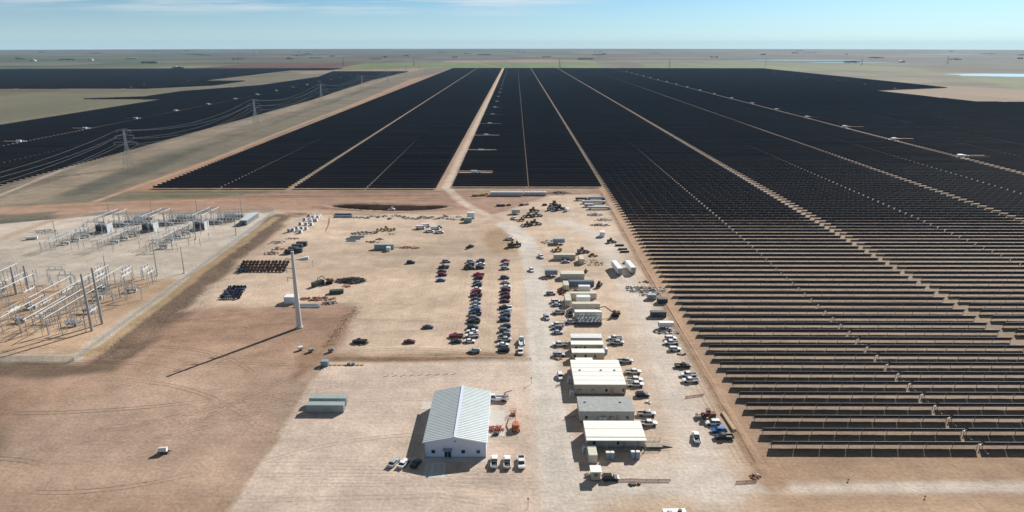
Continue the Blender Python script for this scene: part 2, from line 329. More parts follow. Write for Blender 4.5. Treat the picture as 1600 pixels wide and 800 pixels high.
def ground_material():
    m = bpy.data.materials.new('bare_soil'); m.use_nodes = True; t = m.node_tree; b = t.nodes['Principled BSDF']
    b.inputs['Roughness'].default_value = .95; b.inputs['Specular IOR Level'].default_value = .15
    a = N(t, 'ShaderNodeAttribute', attribute_name='soil'); g = N(t, 'ShaderNodeNewGeometry')
    def noise(scale, vec=None, det=5, dist=0.):
        n = N(t, 'ShaderNodeTexNoise'); n.inputs['Scale'].default_value = scale; n.inputs['Detail'].default_value = det; n.inputs['Distortion'].default_value = dist
        if vec:
            q = N(t, 'ShaderNodeMapping'); q.inputs['Scale'].default_value = vec; t.links.new(g.outputs['Position'], q.inputs[0]); t.links.new(q.outputs[0], n.inputs['Vector'])
        else: t.links.new(g.outputs['Position'], n.inputs['Vector'])
        return n
    def rng(n, lo, hi, a0=.3, a1=.7):
        r = N(t, 'ShaderNodeMapRange'); r.inputs[1].default_value = a0; r.inputs[2].default_value = a1; r.inputs[3].default_value = lo; r.inputs[4].default_value = hi
        t.links.new(n.outputs[0], r.inputs[0]); return r
    n1 = noise(.9, det=8); n2 = noise(.12, det=6, dist=.6); n3 = noise(1, (.035, .45, 1), 6, 1.6); n4 = noise(1, (.5, .03, 1), 5, .8)
    rs = [rng(n1, .84, 1.13), rng(n2, .86, 1.11), rng(n3, .93, 1.06), rng(n4, .96, 1.03)]
    cur = rs[0]
    for r in rs[1:]:
        q = N(t, 'ShaderNodeMath', operation='MULTIPLY'); t.links.new(cur.outputs[0], q.inputs[0]); t.links.new(r.outputs[0], q.inputs[1]); cur = q
    v = N(t, 'ShaderNodeVectorMath', operation='SCALE'); t.links.new(a.outputs['Color'], v.inputs[0]); t.links.new(cur.outputs[0], v.inputs['Scale'])
    t.links.new(v.outputs[0], b.inputs['Base Color'])
    bp = N(t, 'ShaderNodeBump'); bp.inputs['Strength'].default_value = .5; bp.inputs['Distance'].default_value = .25
    t.links.new(n1.outputs[0], bp.inputs['Height']); t.links.new(bp.outputs[0], b.inputs['Normal'])
    return m
GM = ground_material()
def ground_grid(xs, ys, skip=None, dz=0., rel=True, circ=None):
    nx, ny = len(xs), len(ys); X, Y = np.meshgrid(xs, ys); X = X.ravel(); Y = Y.ravel()
    c, ident = ground_colour(X, Y); Z = (ground_z(X, Y) if rel else np.zeros(X.shape)) + dz
    j, i = np.meshgrid(np.arange(ny-1), np.arange(nx-1), indexing='ij'); a = (j*nx+i).ravel()
    quads = np.stack([a, a+1, a+nx+1, a+nx], 1)
    mxx = (X[quads].mean(1)); myy = Y[quads].mean(1); keep = np.ones(len(quads), bool)
    if skip is not None: keep &= ~((mxx > skip[0]) & (mxx < skip[1]) & (myy > skip[2]) & (myy < skip[3]))
    if circ: keep &= (mxx**2+myy**2 < circ**2)
    quads = quads[keep]; fid = ident[quads[:, 0]]
    for k, nm in enumerate(IDS):
        q = quads[fid == k]
        if not len(q): continue
        used, inv = np.unique(q, return_inverse=True); inv = inv.reshape(q.shape)
        me = bpy.data.meshes.new(nm); me.vertices.add(len(used))
        me.vertices.foreach_set('co', np.stack([X[used], Y[used], Z[used]], 1).ravel())
        me.loops.add(q.size); me.loops.foreach_set('vertex_index', inv.ravel().astype(np.int32))
        me.polygons.add(len(q)); me.polygons.foreach_set('loop_start', np.arange(0, q.size, 4, dtype=np.int32)); me.polygons.foreach_set('loop_total', np.full(len(q), 4, np.int32))
        at_ = me.attributes.new('soil', 'FLOAT_COLOR', 'POINT')
        at_.data.foreach_set('color', np.concatenate([c[used], np.ones((len(used), 1))], 1).ravel().astype(np.float32))
        me.materials.append(GM); me.update(); me.validate()
        tag(link(nm, me), kind='structure')
A0 = (-440, 440, 96, 640)
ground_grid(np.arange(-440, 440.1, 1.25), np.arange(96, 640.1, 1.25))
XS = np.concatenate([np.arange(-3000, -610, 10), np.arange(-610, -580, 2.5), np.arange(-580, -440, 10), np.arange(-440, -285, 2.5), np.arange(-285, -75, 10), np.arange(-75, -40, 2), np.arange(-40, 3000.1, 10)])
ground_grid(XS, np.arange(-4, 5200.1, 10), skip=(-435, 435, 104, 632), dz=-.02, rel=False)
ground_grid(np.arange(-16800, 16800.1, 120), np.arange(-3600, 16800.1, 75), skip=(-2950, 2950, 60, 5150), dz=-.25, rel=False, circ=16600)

# wheel tracks pressed into the dirt: thin ribbons a little darker or paler than the soil they cross
TV, TF, TC, TK = [], [], [], [0]
def track(pts, f, w=.38, gauge=1.7):
    P = [pts[0]]
    for a, b in zip(pts, pts[1:]):
        n = max(1, int(math.hypot(b[0]-a[0], b[1]-a[1])/1.2)); P += [(a[0]+(b[0]-a[0])*k/n, a[1]+(b[1]-a[1])*k/n) for k in range(1, n+1)]
    TK[0] += .35; P = np.array(P); d = np.gradient(P, axis=0); d /= np.linalg.norm(d, axis=1)[:, None]+1e-9; nrm = np.stack([-d[:, 1], d[:, 0]], 1)
    for g in (-gauge/2, gauge/2):
        a = P+nrm*(g-w/2); b = P+nrm*(g+w/2); V = np.concatenate([a, b]); o = len(TV); n = len(P)
        c, _ = ground_colour(V[:, 0], V[:, 1]); fade = 1+(f-1)*.55*np.concatenate([np.clip(np.minimum(np.arange(n), n-1-np.arange(n))/12, 0, 1)]*2)
        z = ground_z(V[:, 0], V[:, 1])+.02+.0013*TK[0]
        TV.extend(zip(V[:, 0], V[:, 1], z)); TC.extend(c*fade[:, None]); TF.extend([(o+i, o+i+1, o+n+i+1, o+n+i) for i in range(n-1)])
rt = random.Random(12)
def arc(cx_, cy_, r0, a0, a1, e=1.0): return [(cx_+r0*math.cos(a0+(a1-a0)*k/16), cy_+r0*e*math.sin(a0+(a1-a0)*k/16)) for k in range(17)]
for i in range(10):
    y = rt.uniform(152, 170); track([(rt.uniform(-75, -40), y), (-20, y+rt.uniform(-3, 3)), (rt.uniform(-5, 8), y+rt.uniform(-4, 4))], rt.choice((.9, .93, 1.05)))
for i in range(46):
    x = rt.uniform(-200, -75); y = rt.uniform(150, 290); a = rt.uniform(.2, 1.2) if rt.random() < .6 else rt.uniform(-.2, .3); l = rt.uniform(30, 90); k_ = rt.uniform(-.5, .5)
    track([(x+l*t_*math.cos(a+k_*t_), y+l*t_*math.sin(a+k_*t_)) for t_ in [q/8 for q in range(9)]], rt.choice((.62, .72, 1.12, 1.2)))
for i in range(14):
    x = rt.uniform(-78, 0); track([(x, rt.uniform(242, 280)), (x+rt.uniform(-2, 2), 320), (x+rt.uniform(-3, 3), rt.uniform(340, 365))], rt.choice((.9, .93, 1.06)))
for i in range(5):
    x = 64+i*1.6; track([(x+1, 170), (x, 300), (x+rt.uniform(-1, 1), 540)], rt.choice((.84, .88, 1.08)))
for i in range(12):
    y = rt.uniform(505, 550); track([(rt.uniform(-330, -200), y), (-150, y+rt.uniform(-5, 5)), (rt.uniform(-90, 60), y+rt.uniform(-6, 6))], rt.choice((.84, .88, 1.1)), .8)
me = bpy.data.meshes.new('wheel_tracks'); me.from_pydata([tuple(map(float, v)) for v in TV], [], TF)
at_ = me.attributes.new('soil', 'FLOAT_COLOR', 'POINT'); at_.data.foreach_set('color', np.concatenate([np.array(TC), np.ones((len(TC), 1))], 1).ravel().astype(np.float32))
me.materials.append(GM); tag(link('wheel_tracks', me), kind='structure')

# ------------------------------------------------------------------ lakes beyond the field
def water_material():
    m = bpy.data.materials.new('lake_water'); m.use_nodes = True; b = m.node_tree.nodes['Principled BSDF']
    b.inputs['Base Color'].default_value = (.20, .30, .34, 1); b.inputs['Roughness'].default_value = .12
    return m
WM = water_material()
def blob(cx_, cy_, rx, ry, seed, n=40):
    rr = random.Random(seed)
    ph = [rr.uniform(0, 6.28) for _ in range(4)]
    return [(cx_+rx*math.cos(a)*(1+.13*math.sin(3*a+ph[0])+.08*math.sin(7*a+ph[1])), cy_+ry*math.sin(a)*(1+.12*math.sin(2*a+ph[2])+.1*math.sin(5*a+ph[3]))) for a in [2*math.pi*i/n for i in range(n)]]
def lake(a, seed):
    b = MB(); pts = blob(*a, seed); b.add([(x, y, .3) for x, y in pts], [tuple(range(len(pts)))], WM)
    tag(link('lake', b), kind='structure')
lake((2010, 2680, 370, 150), 3); lake((2420, 2900, 300, 120), 9)
lake((2070, 5150, 480, 90), 5); lake((2060, 4450, 260, 60), 8); lake((4550, 7600, 500, 90), 2)

# ------------------------------------------------------------------ haze: the air over the plain
hz = MB().box((0, 0, 77), (34400, 34400, 176), None)
hm = bpy.data.materials.new('air'); hm.use_nodes = True; t = hm.node_tree; t.nodes.clear()
o_ = N(t, 'ShaderNodeOutputMaterial'); pv = N(t, 'ShaderNodeVolumePrincipled')
pv.inputs['Color'].default_value = (.44, .72, 1, 1); pv.inputs['Density'].default_value = 2.6e-5; pv.inputs['Anisotropy'].default_value = 0
t.links.new(pv.outputs[0], o_.inputs['Volume'])
hz.ms = [hm]; tag(link('haze', hz), kind='stuff')

# ------------------------------------------------------------------ solar field
TH, CH, TILT, PITCH = 1.65, 2.6, R(53), 7.56
ct, st_ = math.cos(TILT), math.sin(TILT)
def panel(b, x0, x1, y=0., z=TH):
    """one bank of modules: glass to the sun, backsheet to the camera side, light frame on the edges"""
    h = CH/2; th = .03; nv = (0, st_, ct); cv = (0, ct, -st_)
    vs = []
    for s in (-1, 1):
        for x, c in ((x0, -h), (x1, -h), (x1, h), (x0, h)):
            vs.append((x, y+cv[1]*c+nv[1]*(th*s+.09), z+cv[2]*c+nv[2]*(th*s+.09)))
    b.add(vs, [(0, 3, 2, 1)], M_['pback']); b.add(vs, [(4, 5, 6, 7)], M_['panel'])
    b.add(vs, [(0, 1, 5, 4), (1, 2, 6, 5), (2, 3, 7, 6), (3, 0, 4, 7)], M_['pframe'])
    return b
def rail(b, x0, x1, y=0., k=1.):
    # top edge frame, a little thicker so the aluminium shows
    b.box(((x0+x1)/2, y-ct*CH/2+.05, TH+st_*CH/2+.09), (x1-x0, .07*k, .05*k), M_['rail'])
GAPS = {'main': [(-243,.45),(-185,2.5),(-122,.45),(-59,6.3),(11,.45)],
        'right': [(138,.5),(203,3.5),(272,.5),(340,3),(400,.5),(465,5),(532,.5),(598,2.5),(663,.5),(730,2.5),(795,.5),(860,2.5),(925,.5),(990,2.5),(1055,.5)],
        'west': [(-510,.5),(-595,4),(-670,.5),(-760,2)], 'far': [(-1040,3),(-1180,.8),(-1320,4),(-1600,3),(-1850,3)]}
INV = [(-36, 627+133.6*k) for k in range(20)]
INVA = [(474, 592+133.6*k) for k in range(19)]
INVW = [(-603, 700+133.6*k) for k in range(16)]
INVB = [(1000+14*((k*7)%3), 1850+190*k) for k in range(7)]
CUTS = [(x-17, x+15, y) for x, y in INV] + [(x-10, x+26, y) for x, y in INVA] + [(x-22, x+10, y) for x, y in INVW]
def cut(segs, a, b):
    o = []
    for s, e in segs:
        if b <= s or a >= e: o.append((s, e)); continue
        if a > s: o.append((s, a))
        if b < e: o.append((b, e))
    return [q for q in o if q[1]-q[0] > 5]
def scan(poly, y):
    xs = []
    for i in range(len(poly)):
        (ax, ay), (bx, by) = poly[i], poly[(i+1) % len(poly)]
        if (ay > y) != (by > y): xs.append(ax+(y-ay)*(bx-ax)/(by-ay))
    xs.sort(); return [(xs[i], xs[i+1]) for i in range(0, len(xs)-1, 2)]
def proj(X, Y, Z=0.):
    X, Y = X*cyw+Y*syw, -X*syw+Y*cyw
    f = Y*cp-(Z-H)*sp; d = -(Y*sp+(Z-H)*cp)
    return 800+F*X/f, 400+F*d/f
SEG = []
for nm, poly in FIELDS.items():
    y0 = 177.4; k = 0
    while True:
        y = y0+PITCH*k; k += 1
        if y > 3460: break
        ss = scan(poly, y)
        for gx, gw in GAPS[nm]: ss = cut(ss, gx-gw, gx+gw)
        if nm == 'main' and y < 558: ss = cut(ss, -52, 80)
        for a, b_, yi in CUTS:
            if abs(y-yi) < 7.6: ss = cut(ss, a, b_)
        for s, e in ss: SEG.append((nm, k, y, s, e))
def inframe(y, s, e):
    px0, py0 = proj(s, y); px1, _ = proj(e, y); return px1 > 2 and px0 < 1598 and py0 < 800
near = sorted([q for q in SEG if q[0] == 'right' and inframe(*q[2:])], key=lambda q: math.hypot(q[2], max(q[3], 0)))[:300]
nearset = set(near)
ordn = ['first', 'second', 'third', 'fourth', 'fifth', 'sixth', 'seventh', 'eighth']
cache = {}; rank = {}; rs0 = random.Random(8)
post_me = MB().box((0, 0, TH/2), (.14, .10, TH), M_['tube']).mesh('post')
mot_me = MB().box((0, 0, TH-.35), (.28, .3, .35), M_['wht']).box((0, 0, TH/2-.2), (.14, .14, TH-.4), M_['galv']).tube((0, -3.9, .75), (0, -.6, .95), .05, M_['wht'], n=5).mesh('drive_motor')
for q in near:
    nm, k, y, s, e = q; Lg = e-s; key = round(Lg, 1); x0 = round(s)
    col_i = min(range(8), key=lambda i: abs([76, 139, 206, 273, 343, 401, 470, 533][i]-s))
    if key not in cache:
        n = max(2, round(Lg/7.5)); w = Lg/n; b = MB(); tb = MB()
        for i in range(n): panel(b, i*w+.06, (i+1)*w-.06); rail(b, i*w+.06, (i+1)*w-.06)
        tb.tube((-.6, 0, TH), (Lg+.6, 0, TH), .07, M_['tube'])
        cache[key] = (b.mesh('panel_bank'), tb.mesh('torque_tube'), [i*w for i in range(n)]+[Lg])
    pm, tm, px = cache[key]; rank[col_i] = rank.get(col_i, 0)+1
    o = thing('solar_tracker_row', f"dark solar tracker row, {nth(rank[col_i])} nearest in the {ordn[col_i]} panel block right of the yard", 'solar panels', (s, y, 0), 0, 'solar tracker rows in the near right field')
    pb = link('panel_bank', pm, o, (0, rs0.uniform(-.03, .03), rs0.uniform(-.04, .04))); pb.rotation_euler = (rs0.uniform(-.02, .02), 0, rs0.uniform(-.001, .001)); link('torque_tube', tm, o)
    for x in px: link('post', post_me, o, (min(max(x, .3), Lg-.3), 0, 0))
    if abs(e-138+.5) < 2 or abs(e-272+.5) < 2 or abs(e-400+.5) < 2: link('drive_motor', mot_me, o, (Lg+.5, 0, 0))
b = MB()
for q in SEG:
    if q in nearset: continue
    nm, k, y, s, e = q
    panel(b, s, e, y+rs0.uniform(-.06, .06), TH+rs0.uniform(-.06, .06))
    if y < 1500 and nm != 'far' and inframe(y, s, e):
        rail(b, s, e, y, max(.1, 1-(y-500)/1000) if y > 500 else 1)
        for i in range(int((e-s)/7.5)+1 if y < 900 else 0): b.box((s+.3+i*7.5, y, TH/2), (.16, .12, TH), M_['tube'])
solo('solar_panel_field', b, 'vast dark field of solar panel rows reaching to the far plain', 'solar panels', kind='stuff')

# inverter stations on cleared pads
inv_a = MB().box((-2.2, 0, 1.5), (5.4, 2.3, 2.5), M_['wht']).box((-2.2, 0, 2.8), (5.6, 2.5, .12), M_['galvl']).mesh('inverter_cabinet')
inv_b = MB().box((2.8, 0, 1.2), (2.2, 2.0, 1.9), M_['blugrey']).box((2.8, 1.2, 1.2), (1.8, .5, 1.4), M_['galvl']).mesh('transformer')
inv_c = MB().box((0, 0, .14), (11, 3, .28), M_['conc']).mesh('concrete_base')
inv_d = MB().box((6.6, .3, 1), (.9, .8, 1.6), M_['wht']).mesh('switch_cabinet')
invpad = mat('pad_gravel', (.45, .37, .28), .95)
def inverters(lst, where, w=(-16, 31)):
    for i, (x, y) in enumerate(lst):
        big = y < 1700
        o = thing('inverter_station', f"white and grey inverter station, {nth(i+1)} from the camera {where}", 'inverter', (x, y, 0), 0, 'inverter stations beside the field roads',
            [('inverter_cabinet', inv_a)] + ([('transformer', inv_b), ('concrete_base', inv_c), ('switch_cabinet', inv_d)] if big else []))
inverters(INV, 'along the wide centre road'); inverters(INVA, 'along the slanting road at right')
inverters(INVW, 'along the road through the left field'); inverters(INVB, 'at the far right corner')
inverters([(-1040-30*math.sin(k), 1900+115*k) for k in range(9)], 'in the distant left field')
pd = MB()
for lst, a, c in ((INV, -16, 14), (INVA, -9, 25), (INVW, -21, 9)):
    for x, y in lst: pd.add([(x+a, y-4.8, .06), (x+c, y-4.2, .06), (x+c-1, y+4.5, .06), (x+a, y+4.9, .06)], [(0, 1, 2, 3)], invpad)
tag(link('gravel_pad', pd), kind='structure')

# ------------------------------------------------------------------ transmission line
def lattice(hh, w0=8.0, big=True):
    body = MB(); r = .13 if big else .3
    lv = [0, .17, .32, .46, .58, .68, .76, .83, .9, 1.0]
    wd = lambda f: (w0*(1-f/.62)+1.7*f/.62)/2 if f < .62 else 1.7*(1-(f-.62)*.6)/2
    prev = None
    for f in lv:
        w = wd(f); cur = [(-w, -w, f*hh), (w, -w, f*hh), (w, w, f*hh), (-w, w, f*hh)]
        if prev:
            for i in range(4):
                j = (i+1) % 4
                body.tube(prev[i], cur[i], r, M_['tgrey'], n=4); body.tube(prev[i], cur[j], r*.55, M_['tgrey'], n=3); body.tube(prev[j], cur[i], r*.55, M_['tgrey'], n=3); body.tube(cur[i], cur[j], r*.5, M_['tgrey'], n=3)
        prev = cur
    arms = []
    for f, sp_ in ((.66, 11), (.83, 9), (.97, 6.5)):
        a = MB()
        for s in (-1, 1):
            for yy in (-.8, .8):
                a.tube((0, yy, f*hh), (s*sp_, 0, f*hh), r*.8, M_['galv'], n=4); a.tube((s*.8, yy, f*hh+1.8), (s*sp_, 0, f*hh+.1), r*.7, M_['galv'], n=4)
        arms.append(('cross_arm', a.mesh('cross_arm'), [('insulator', ins_mesh(s*sp_, f*hh)) for s in (-1, 1)]))
    return body.mesh('lattice_body'), arms
def ins_mesh(x, z): return MB().tube((x, 0, z), (x, 0, z-2.6), .16, M_['porc'], n=6).mesh('insulator')
lb, la = lattice(37)
TW = [(-366, 300), (-374, 656), (-384, 1022), (-396, 1425), (-400, 1830), (-405, 2230), (-410, 2640), (-415, 3060)]
for i, (x, y) in enumerate(TW):
    if i == 0: lab = 'steel lattice pylon standing off to the left'
    else: lab = f"grey steel lattice pylon, {nth(i)} from the camera in the line beside the left solar field"
    thing('transmission_tower', lab, 'pylon', (x, y, 0), R(1), 'lattice pylons of the left power line', [('lattice_body', lb)] + la)
lb2, la2 = lattice(50, 10, False)
for i, (x, y) in enumerate([(-900, 3700), (-545, 3800), (215, 3450), (760, 3500), (1310, 3720), (1900, 3900), (2550, 4200)]):
    thing('transmission_tower', f"distant pylon on the plain behind the field, {nth(i+1)} from the left", 'pylon', (x, y, 0), R(70), 'distant pylons along the horizon', [('lattice_body', lb2)] + la2)
for i in range(len(TW)-1):
    for f, sp_ in ((.66, 11), (.83, 9), (.97, 6.5)):
        for s in (-1, 1):
            b = MB(); z0 = f*37-(2.6 if f < .9 else 0); n = 14; pts = []
            for k in range(n+1):
                u = k/n; pts.append((TW[i][0]+(TW[i+1][0]-TW[i][0])*u+s*sp_, TW[i][1]+(TW[i+1][1]-TW[i][1])*u, z0-11*4*u*(1-u)))
            for k in range(n): b.tube(pts[k], pts[k+1], .06, M_['wire'], n=4)
            lv_ = {.66: 'lower', .83: 'middle', .97: 'top'}[f]
            solo('power_line', b, f"{'left' if s < 0 else 'right'} {lv_} conductor sagging across the {nth(i+1)} pylon span from the camera", 'cable', group='conductors of the left power line')

# tall tapered monopole with its six small arms
px_, py_ = at(468, 512)
b = MB().tube((0, 0, .5), (0, 0, 33.2), 1.15, M_['polew'], .55, n=14)
base = MB().tube((0, 0, 0), (0, 0, .55), 1.5, M_['conc'], n=16)
arms = []
for z in (22, 26.2, 30.2):
    a = MB().tube((.3, 0, z), (-3.0, .0, z+.55), .24, M_['mono'], .14, n=6).tube((-2.9, 0, z+.5), (-2.9, 0, z-1.6), .16, M_['porc'])
    arms.append(('arm', a.mesh('arm')))
cap = MB().box((.1, 0, 33.5), (1.1, .8, .6), M_['galvl'])
thing('monopole', 'very tall tapered grey steel pole standing alone and casting a long shadow', 'utility pole', (px_, py_, 0), 0, None, [('pole', b), ('foundation', base), ('pole_cap', cap)] + arms)

for i, z in enumerate((22.4, 26.6, 30.6)):
    b = MB(); y_ = 263.1 if i == 0 else 270.6; n = 16; pt_ = [(-177+(px_-3-(-177))*k/n, y_+(py_-y_)*k/n, 15+i*3.4+(z-16-i*3.4)*k/n-2.6*4*(k/n)*(1-k/n)) for k in range(n+1)]
    for k in range(n): b.tube(pt_[k], pt_[k+1], .03, M_['wire'], n=4)
    solo('power_line', b, ['lowest', 'middle', 'highest'][i]+' thin conductor from the lone tall pole to the thick substation poles', 'cable', group='conductors of the lone tall pole')

# ------------------------------------------------------------------ white metal building
def metal_building():
    x0, x1, y0, y1, he, hr = -26.2, -8.4, 172.2, 202.5, 4.9, 6.7; xm = (x0+x1)/2; cxx, cyy = xm, (y0+y1)/2
    w, l = (x1-x0)/2, (y1-y0)/2
    wall = MB().prism([(-w, 0), (w, 0), (w, he-.1), (0, hr-.1), (-w, he-.1)], -l, l, M_['wwall'], 'y')
    roof = MB(); th = .16
    for s in (-1, 1):
        roof.prism([(0, hr), (s*(w+.35), he-.05), (s*(w+.35), he+th-.05), (0, hr+th)], -l-.35, l+.35, M_['wroof'], 'y')
        for i in range(34):
            y = -l+i*(2*l)/33
            roof.prism([(0, hr+th-.01), (s*(w+.33), he+th-.06), (s*(w+.33), he+th+.05), (0, hr+th+.10)], y-.16, y+.16, M_['wroof'], 'y')
    ridge = MB().box((0, 0, hr+.32), (.7, 2*l+.8, .1), M_['wwall'])
    gut = MB()
    o = thing('metal_building', 'white metal building with a ribbed pitched roof standing on the pale pad', 'building', (cxx, cyy, 0), 0, None, [('wall', wall), ('roof', roof, [('ridge_cap', ridge)])])
    for s in (-1, 1):
        link('gutter', MB().box((s*(w+.42), 0, he-.05), (.16, 2*l+.7, .18), M_['wwall']), o)
        link('downpipe', MB().box((s*(w-.1), -l-.12, he/2), (.12, .12, he-.2), M_['trim']), o)
    for x in (2.5, 11.2, 15.6):
        win = MB().box((-w+x, -l-.03, 2.0), (1.15, .08, 1.15), M_['trim']); f = link('window', win, o)
        link('pane', MB().box((-w+x, -l-.09, 2.0), (.98, .05, .98), M_['glass']), f)
    d = link('door', MB().box((-w+6.7, -l-.03, 1.15), (2.1, .08, 2.25), M_['trim']), o)
    for s in (-.48, .48): link('pane', MB().box((-w+6.7+s, -l-.09, 1.15), (.8, .05, 1.9), M_['glass']), d)
    link('door_canopy', MB().box((-w+6.7, -l-.65, 2.95), (2.7, 1.25, .18), M_['blugrey']), o)
    link('gable_lamp', MB().box((0, -l-.12, he+.55), (.35, .24, .3), M_['dark']), o)
    link('side_door', MB().box((w+.03, 8, 1.8), (.08, 3.6, 3.6), M_['trim']), o)
    link('side_door', MB().box((-w-.03, -8, 1.1), (.08, 1.1, 2.2), M_['dark']), o)
    link('door_awning', MB().box((-w-.6, -8, 2.6), (1.2, 1.6, .14), M_['blugrey']), o)
    link('skirt_trim', MB().box((0, -l-.02, .14), (2*w+.06, .06, .28), M_['trim']), o)
metal_building()
ap = MB().add([(-32.5, 169.8, .03), (-8.0, 169.8, .03), (-8.0, 172.2, .03), (-32.5, 172.2, .03)], [(0,1,2,3)], M_['conc'])
x0, y0 = at(744, 654, 0); ap.add([(-8.4, 183.5, .03), (-3.2, 183.5, .03), (-3.2, 199, .03), (-8.4, 199, .03)], [(0,1,2,3)], M_['conc'])
ap.add([(-31, 199.5, .03), (-26.3, 199.5, .03), (-26.3, 204.5, .03), (-31, 204.5, .03)], [(0,1,2,3)], M_['conc'])
ap.add([(-25.6, 162.5, .03), (-19.5, 162.5, .03), (-19.5, 169.8, .03), (-25.6, 169.8, .03)], [(0,1,2,3)], M_['conc'])
tag(link('pavement', ap), kind='structure')
pm_ = MB()
for i in range(4): pm_.box((-25.1+i*1.7, 166, .045), (.14, 6.2, .01), M_['line'])
for i in range(7): pm_.box((-23.4, 163.4+i*.85, .046), (1.5, .12, .01), M_['line'], rz=.5)
for y in (163,169): pm_.box((-22.55, y, .045), (5.1, .14, .01), M_['line'])
tag(link('parking_marking', pm_), kind='structure')
for i in range(9):
    solo('parking_stop', MB().box((0, 0, .1), (1.9, .2, .2), M_['conc']), f"low concrete wheel stop, {nth(i+1)} from the left behind the white building", 'wheel stop', (at(603+i*13.3, 588-.2*i)[0], at(603, 588-.5*i)[1], 0), R(35), 'wheel stops on the pale pad')

# ------------------------------------------------------------------ office trailers
def office(name, label, xl, xr, yf, depth, h, wall, roof, wins, doors, seams=5, slope=.0, cat='office trailer', group=None, clutter=True, skirt=True):
    w = xr-xl; hw, hd = w/2, depth/2
    z0 = .7 if skirt else 0.
    wl = MB().box((0, 0, (z0+h)/2), (w-.3, depth-.3, h-z0), wall)
    rf = MB().box((0, 0, h+.08), (w, depth, .2), roof)
    for i in range(1, seams): rf.box((0, -hd+depth*i/seams, h+.19), (w-.05, .10, .05), M_['galvl'] if roof is M_['groof'] else M_['beige'])
    o = thing(name, label, cat, ((xl+xr)/2, yf+hd, 0), 0, group, [('wall', wl), ('roof', rf)])
    if skirt: link('skirting', MB().box((0, 0, z0/2), (w-.45, depth-.45, z0-.01), M_['skirt']), o)
    for x in wins:
        f = link('window', MB().box((-hw+x, -hd+.14, 1.95), (.95, .1, 1.25), M_['trim']), o); link('pane', MB().box((-hw+x, -hd+.07, 1.95), (.75, .06, 1.05), M_['glass']), f)
    for x in doors:
        link('door', MB().box((-hw+x, -hd+.13, 1.75), (.95, .1, 2.0), M_['woodg']), o)
        st = MB()
        for k in range(3): st.box((-hw+x, -hd-.25-.3*k, .6-.2*k), (1.4, .3, .08), M_['woodg'])
        st.box((-hw+x, -hd+.0, .35), (1.4, .25, .7), M_['woodg'])
        for s in (-.7, .7): st.tube((-hw+x+s, -hd-.9, 0), (-hw+x+s, -hd-.9, 1.0), .04, M_['woodg']).tube((-hw+x+s, -hd-.9, 1.0), (-hw+x+s, -hd+.05, 1.6), .04, M_['woodg'])
        link('entry_steps', st, o)
    return o
o1 = office('office_trailer', 'large cream roofed modular office, biggest of the office row, with dark windows', 20.2, 37.9, 209.1, 19, 4.0, M_['beige'], M_['cream'], (1.9, 11, 16.8), (13.0,), 6)
for s in (-1, 1): link('corner_trim', MB().box((s*8.72, -9.38, 2.3), (.2, .2, 3.1), M_['trim']), o1)
o2 = office('office_trailer', 'grey roofed modular office between the two cream roofed ones', 20.3, 37.9, 191.3, 9.5, 4.0, M_['gwall'], M_['groof'], (2.3, 10, 15.3), (12.2,), 2)
o3 = office('office_trailer', 'long cream flat roofed office with a deep front overhang nearest the camera', 21.0, 38.6, 176.9, 9.0, 3.9, M_['gwall'], M_['cream'], (2.5, 9.5), (11.5, 15.5), 2)
xs0 = at(891, 554)[0]; 
o4 = office('office_trailer', 'cream single wide trailer with open lean-to sheets behind the big office, farther of two', at(891,545)[0], at(941,545)[0], at(900,551)[1], 3.6, 3.3, M_['beige'], M_['cream'], (2, 5.4), (3.6,), 1)
o5 = office('office_trailer', 'cream single wide trailer directly behind the big office, nearer of two', at(893,562)[0], at(944,562)[0], at(900,564)[1], 3.6, 3.3, M_['beige'], M_['cream'], (1.2, 5.2, 8.8), (), 1)
o6 = office('office_trailer', 'white low roofed trailer with open ends at the back of the office row', at(891,534)[0], at(939,534)[0], at(900,539)[1], 4.0, 3.0, M_['gwall'], M_['wht'], (), (), 3)
o7 = office('storage_shed', 'small cream roofed annex against the back of the big office', at(900,566,3)[0], at(927,566,3)[0], at(900,566,3.0)[1]+.6, 3.0, 3.0, M_['beige'], M_['cream'], (), (), 1, cat='shed', skirt=False)
link('porch_roof', MB().box((0, -5.3, 3.86), (17.6, 1.9, .16), M_['cream']), o3)
pp = MB()
for k in range(7): pp.box((-8.5+k*17/6, -6.1, 1.9), (.14, .14, 3.8), M_['trim'])
link('porch_posts', pp, o3); link('porch_deck', MB().box((-1, -5.2, .35), (14, 1.6, .7), M_['woodg']), o3)
for o_, xs_ in ((o1, (-6, 1.5, 6.3)), (o2, (-6.4, 5))):
    for x_ in xs_: link('roof_vent', MB().box((x_, 1.2, 4.35), (.6, .6, .3), M_['galv']), o_)
for o_, x_ in ((o1, -2.5), (o1, -7.2), (o2, 1.5)): link('air_conditioner', MB().box((x_, -9.6 if o_ is o1 else -4.85, 1.6), (1.1, .55, 1.5), M_['galv']), o_)
# timber deck with ramp beside the nearest office
x0, y0 = 38.8, 178.5
dk = MB().box((2.6, 0, .75), (5, 3.6, .14), M_['woodg']).box((6.6, 0, .42), (3.4, 1.6, .12), M_['woodg'], ry=.2)
rl = MB()
for x in (.2, 1.8, 3.4, 5.0):
    for y in (-1.7, 1.7): rl.tube((x, y, 0), (x, y, 1.8), .06, M_['woodg'], n=4)
for y in (-1.7, 1.7):
    rl.tube((.1, y, 1.75), (5.1, y, 1.75), .05, M_['wood'], n=4); rl.tube((.1, y, 1.3), (5.1, y, 1.3), .04, M_['wood'], n=4)
for y in (-.8, .8): rl.tube((5.1, y, 1.7), (8.2, y, 1.0), .05, M_['wood'], n=4)
thing('timber_deck', 'grey timber entrance deck with railings and ramp at the right end of the nearest office', 'deck', (x0, y0, 0), 0, None, [('deck_boards', dk), ('railing', rl)])

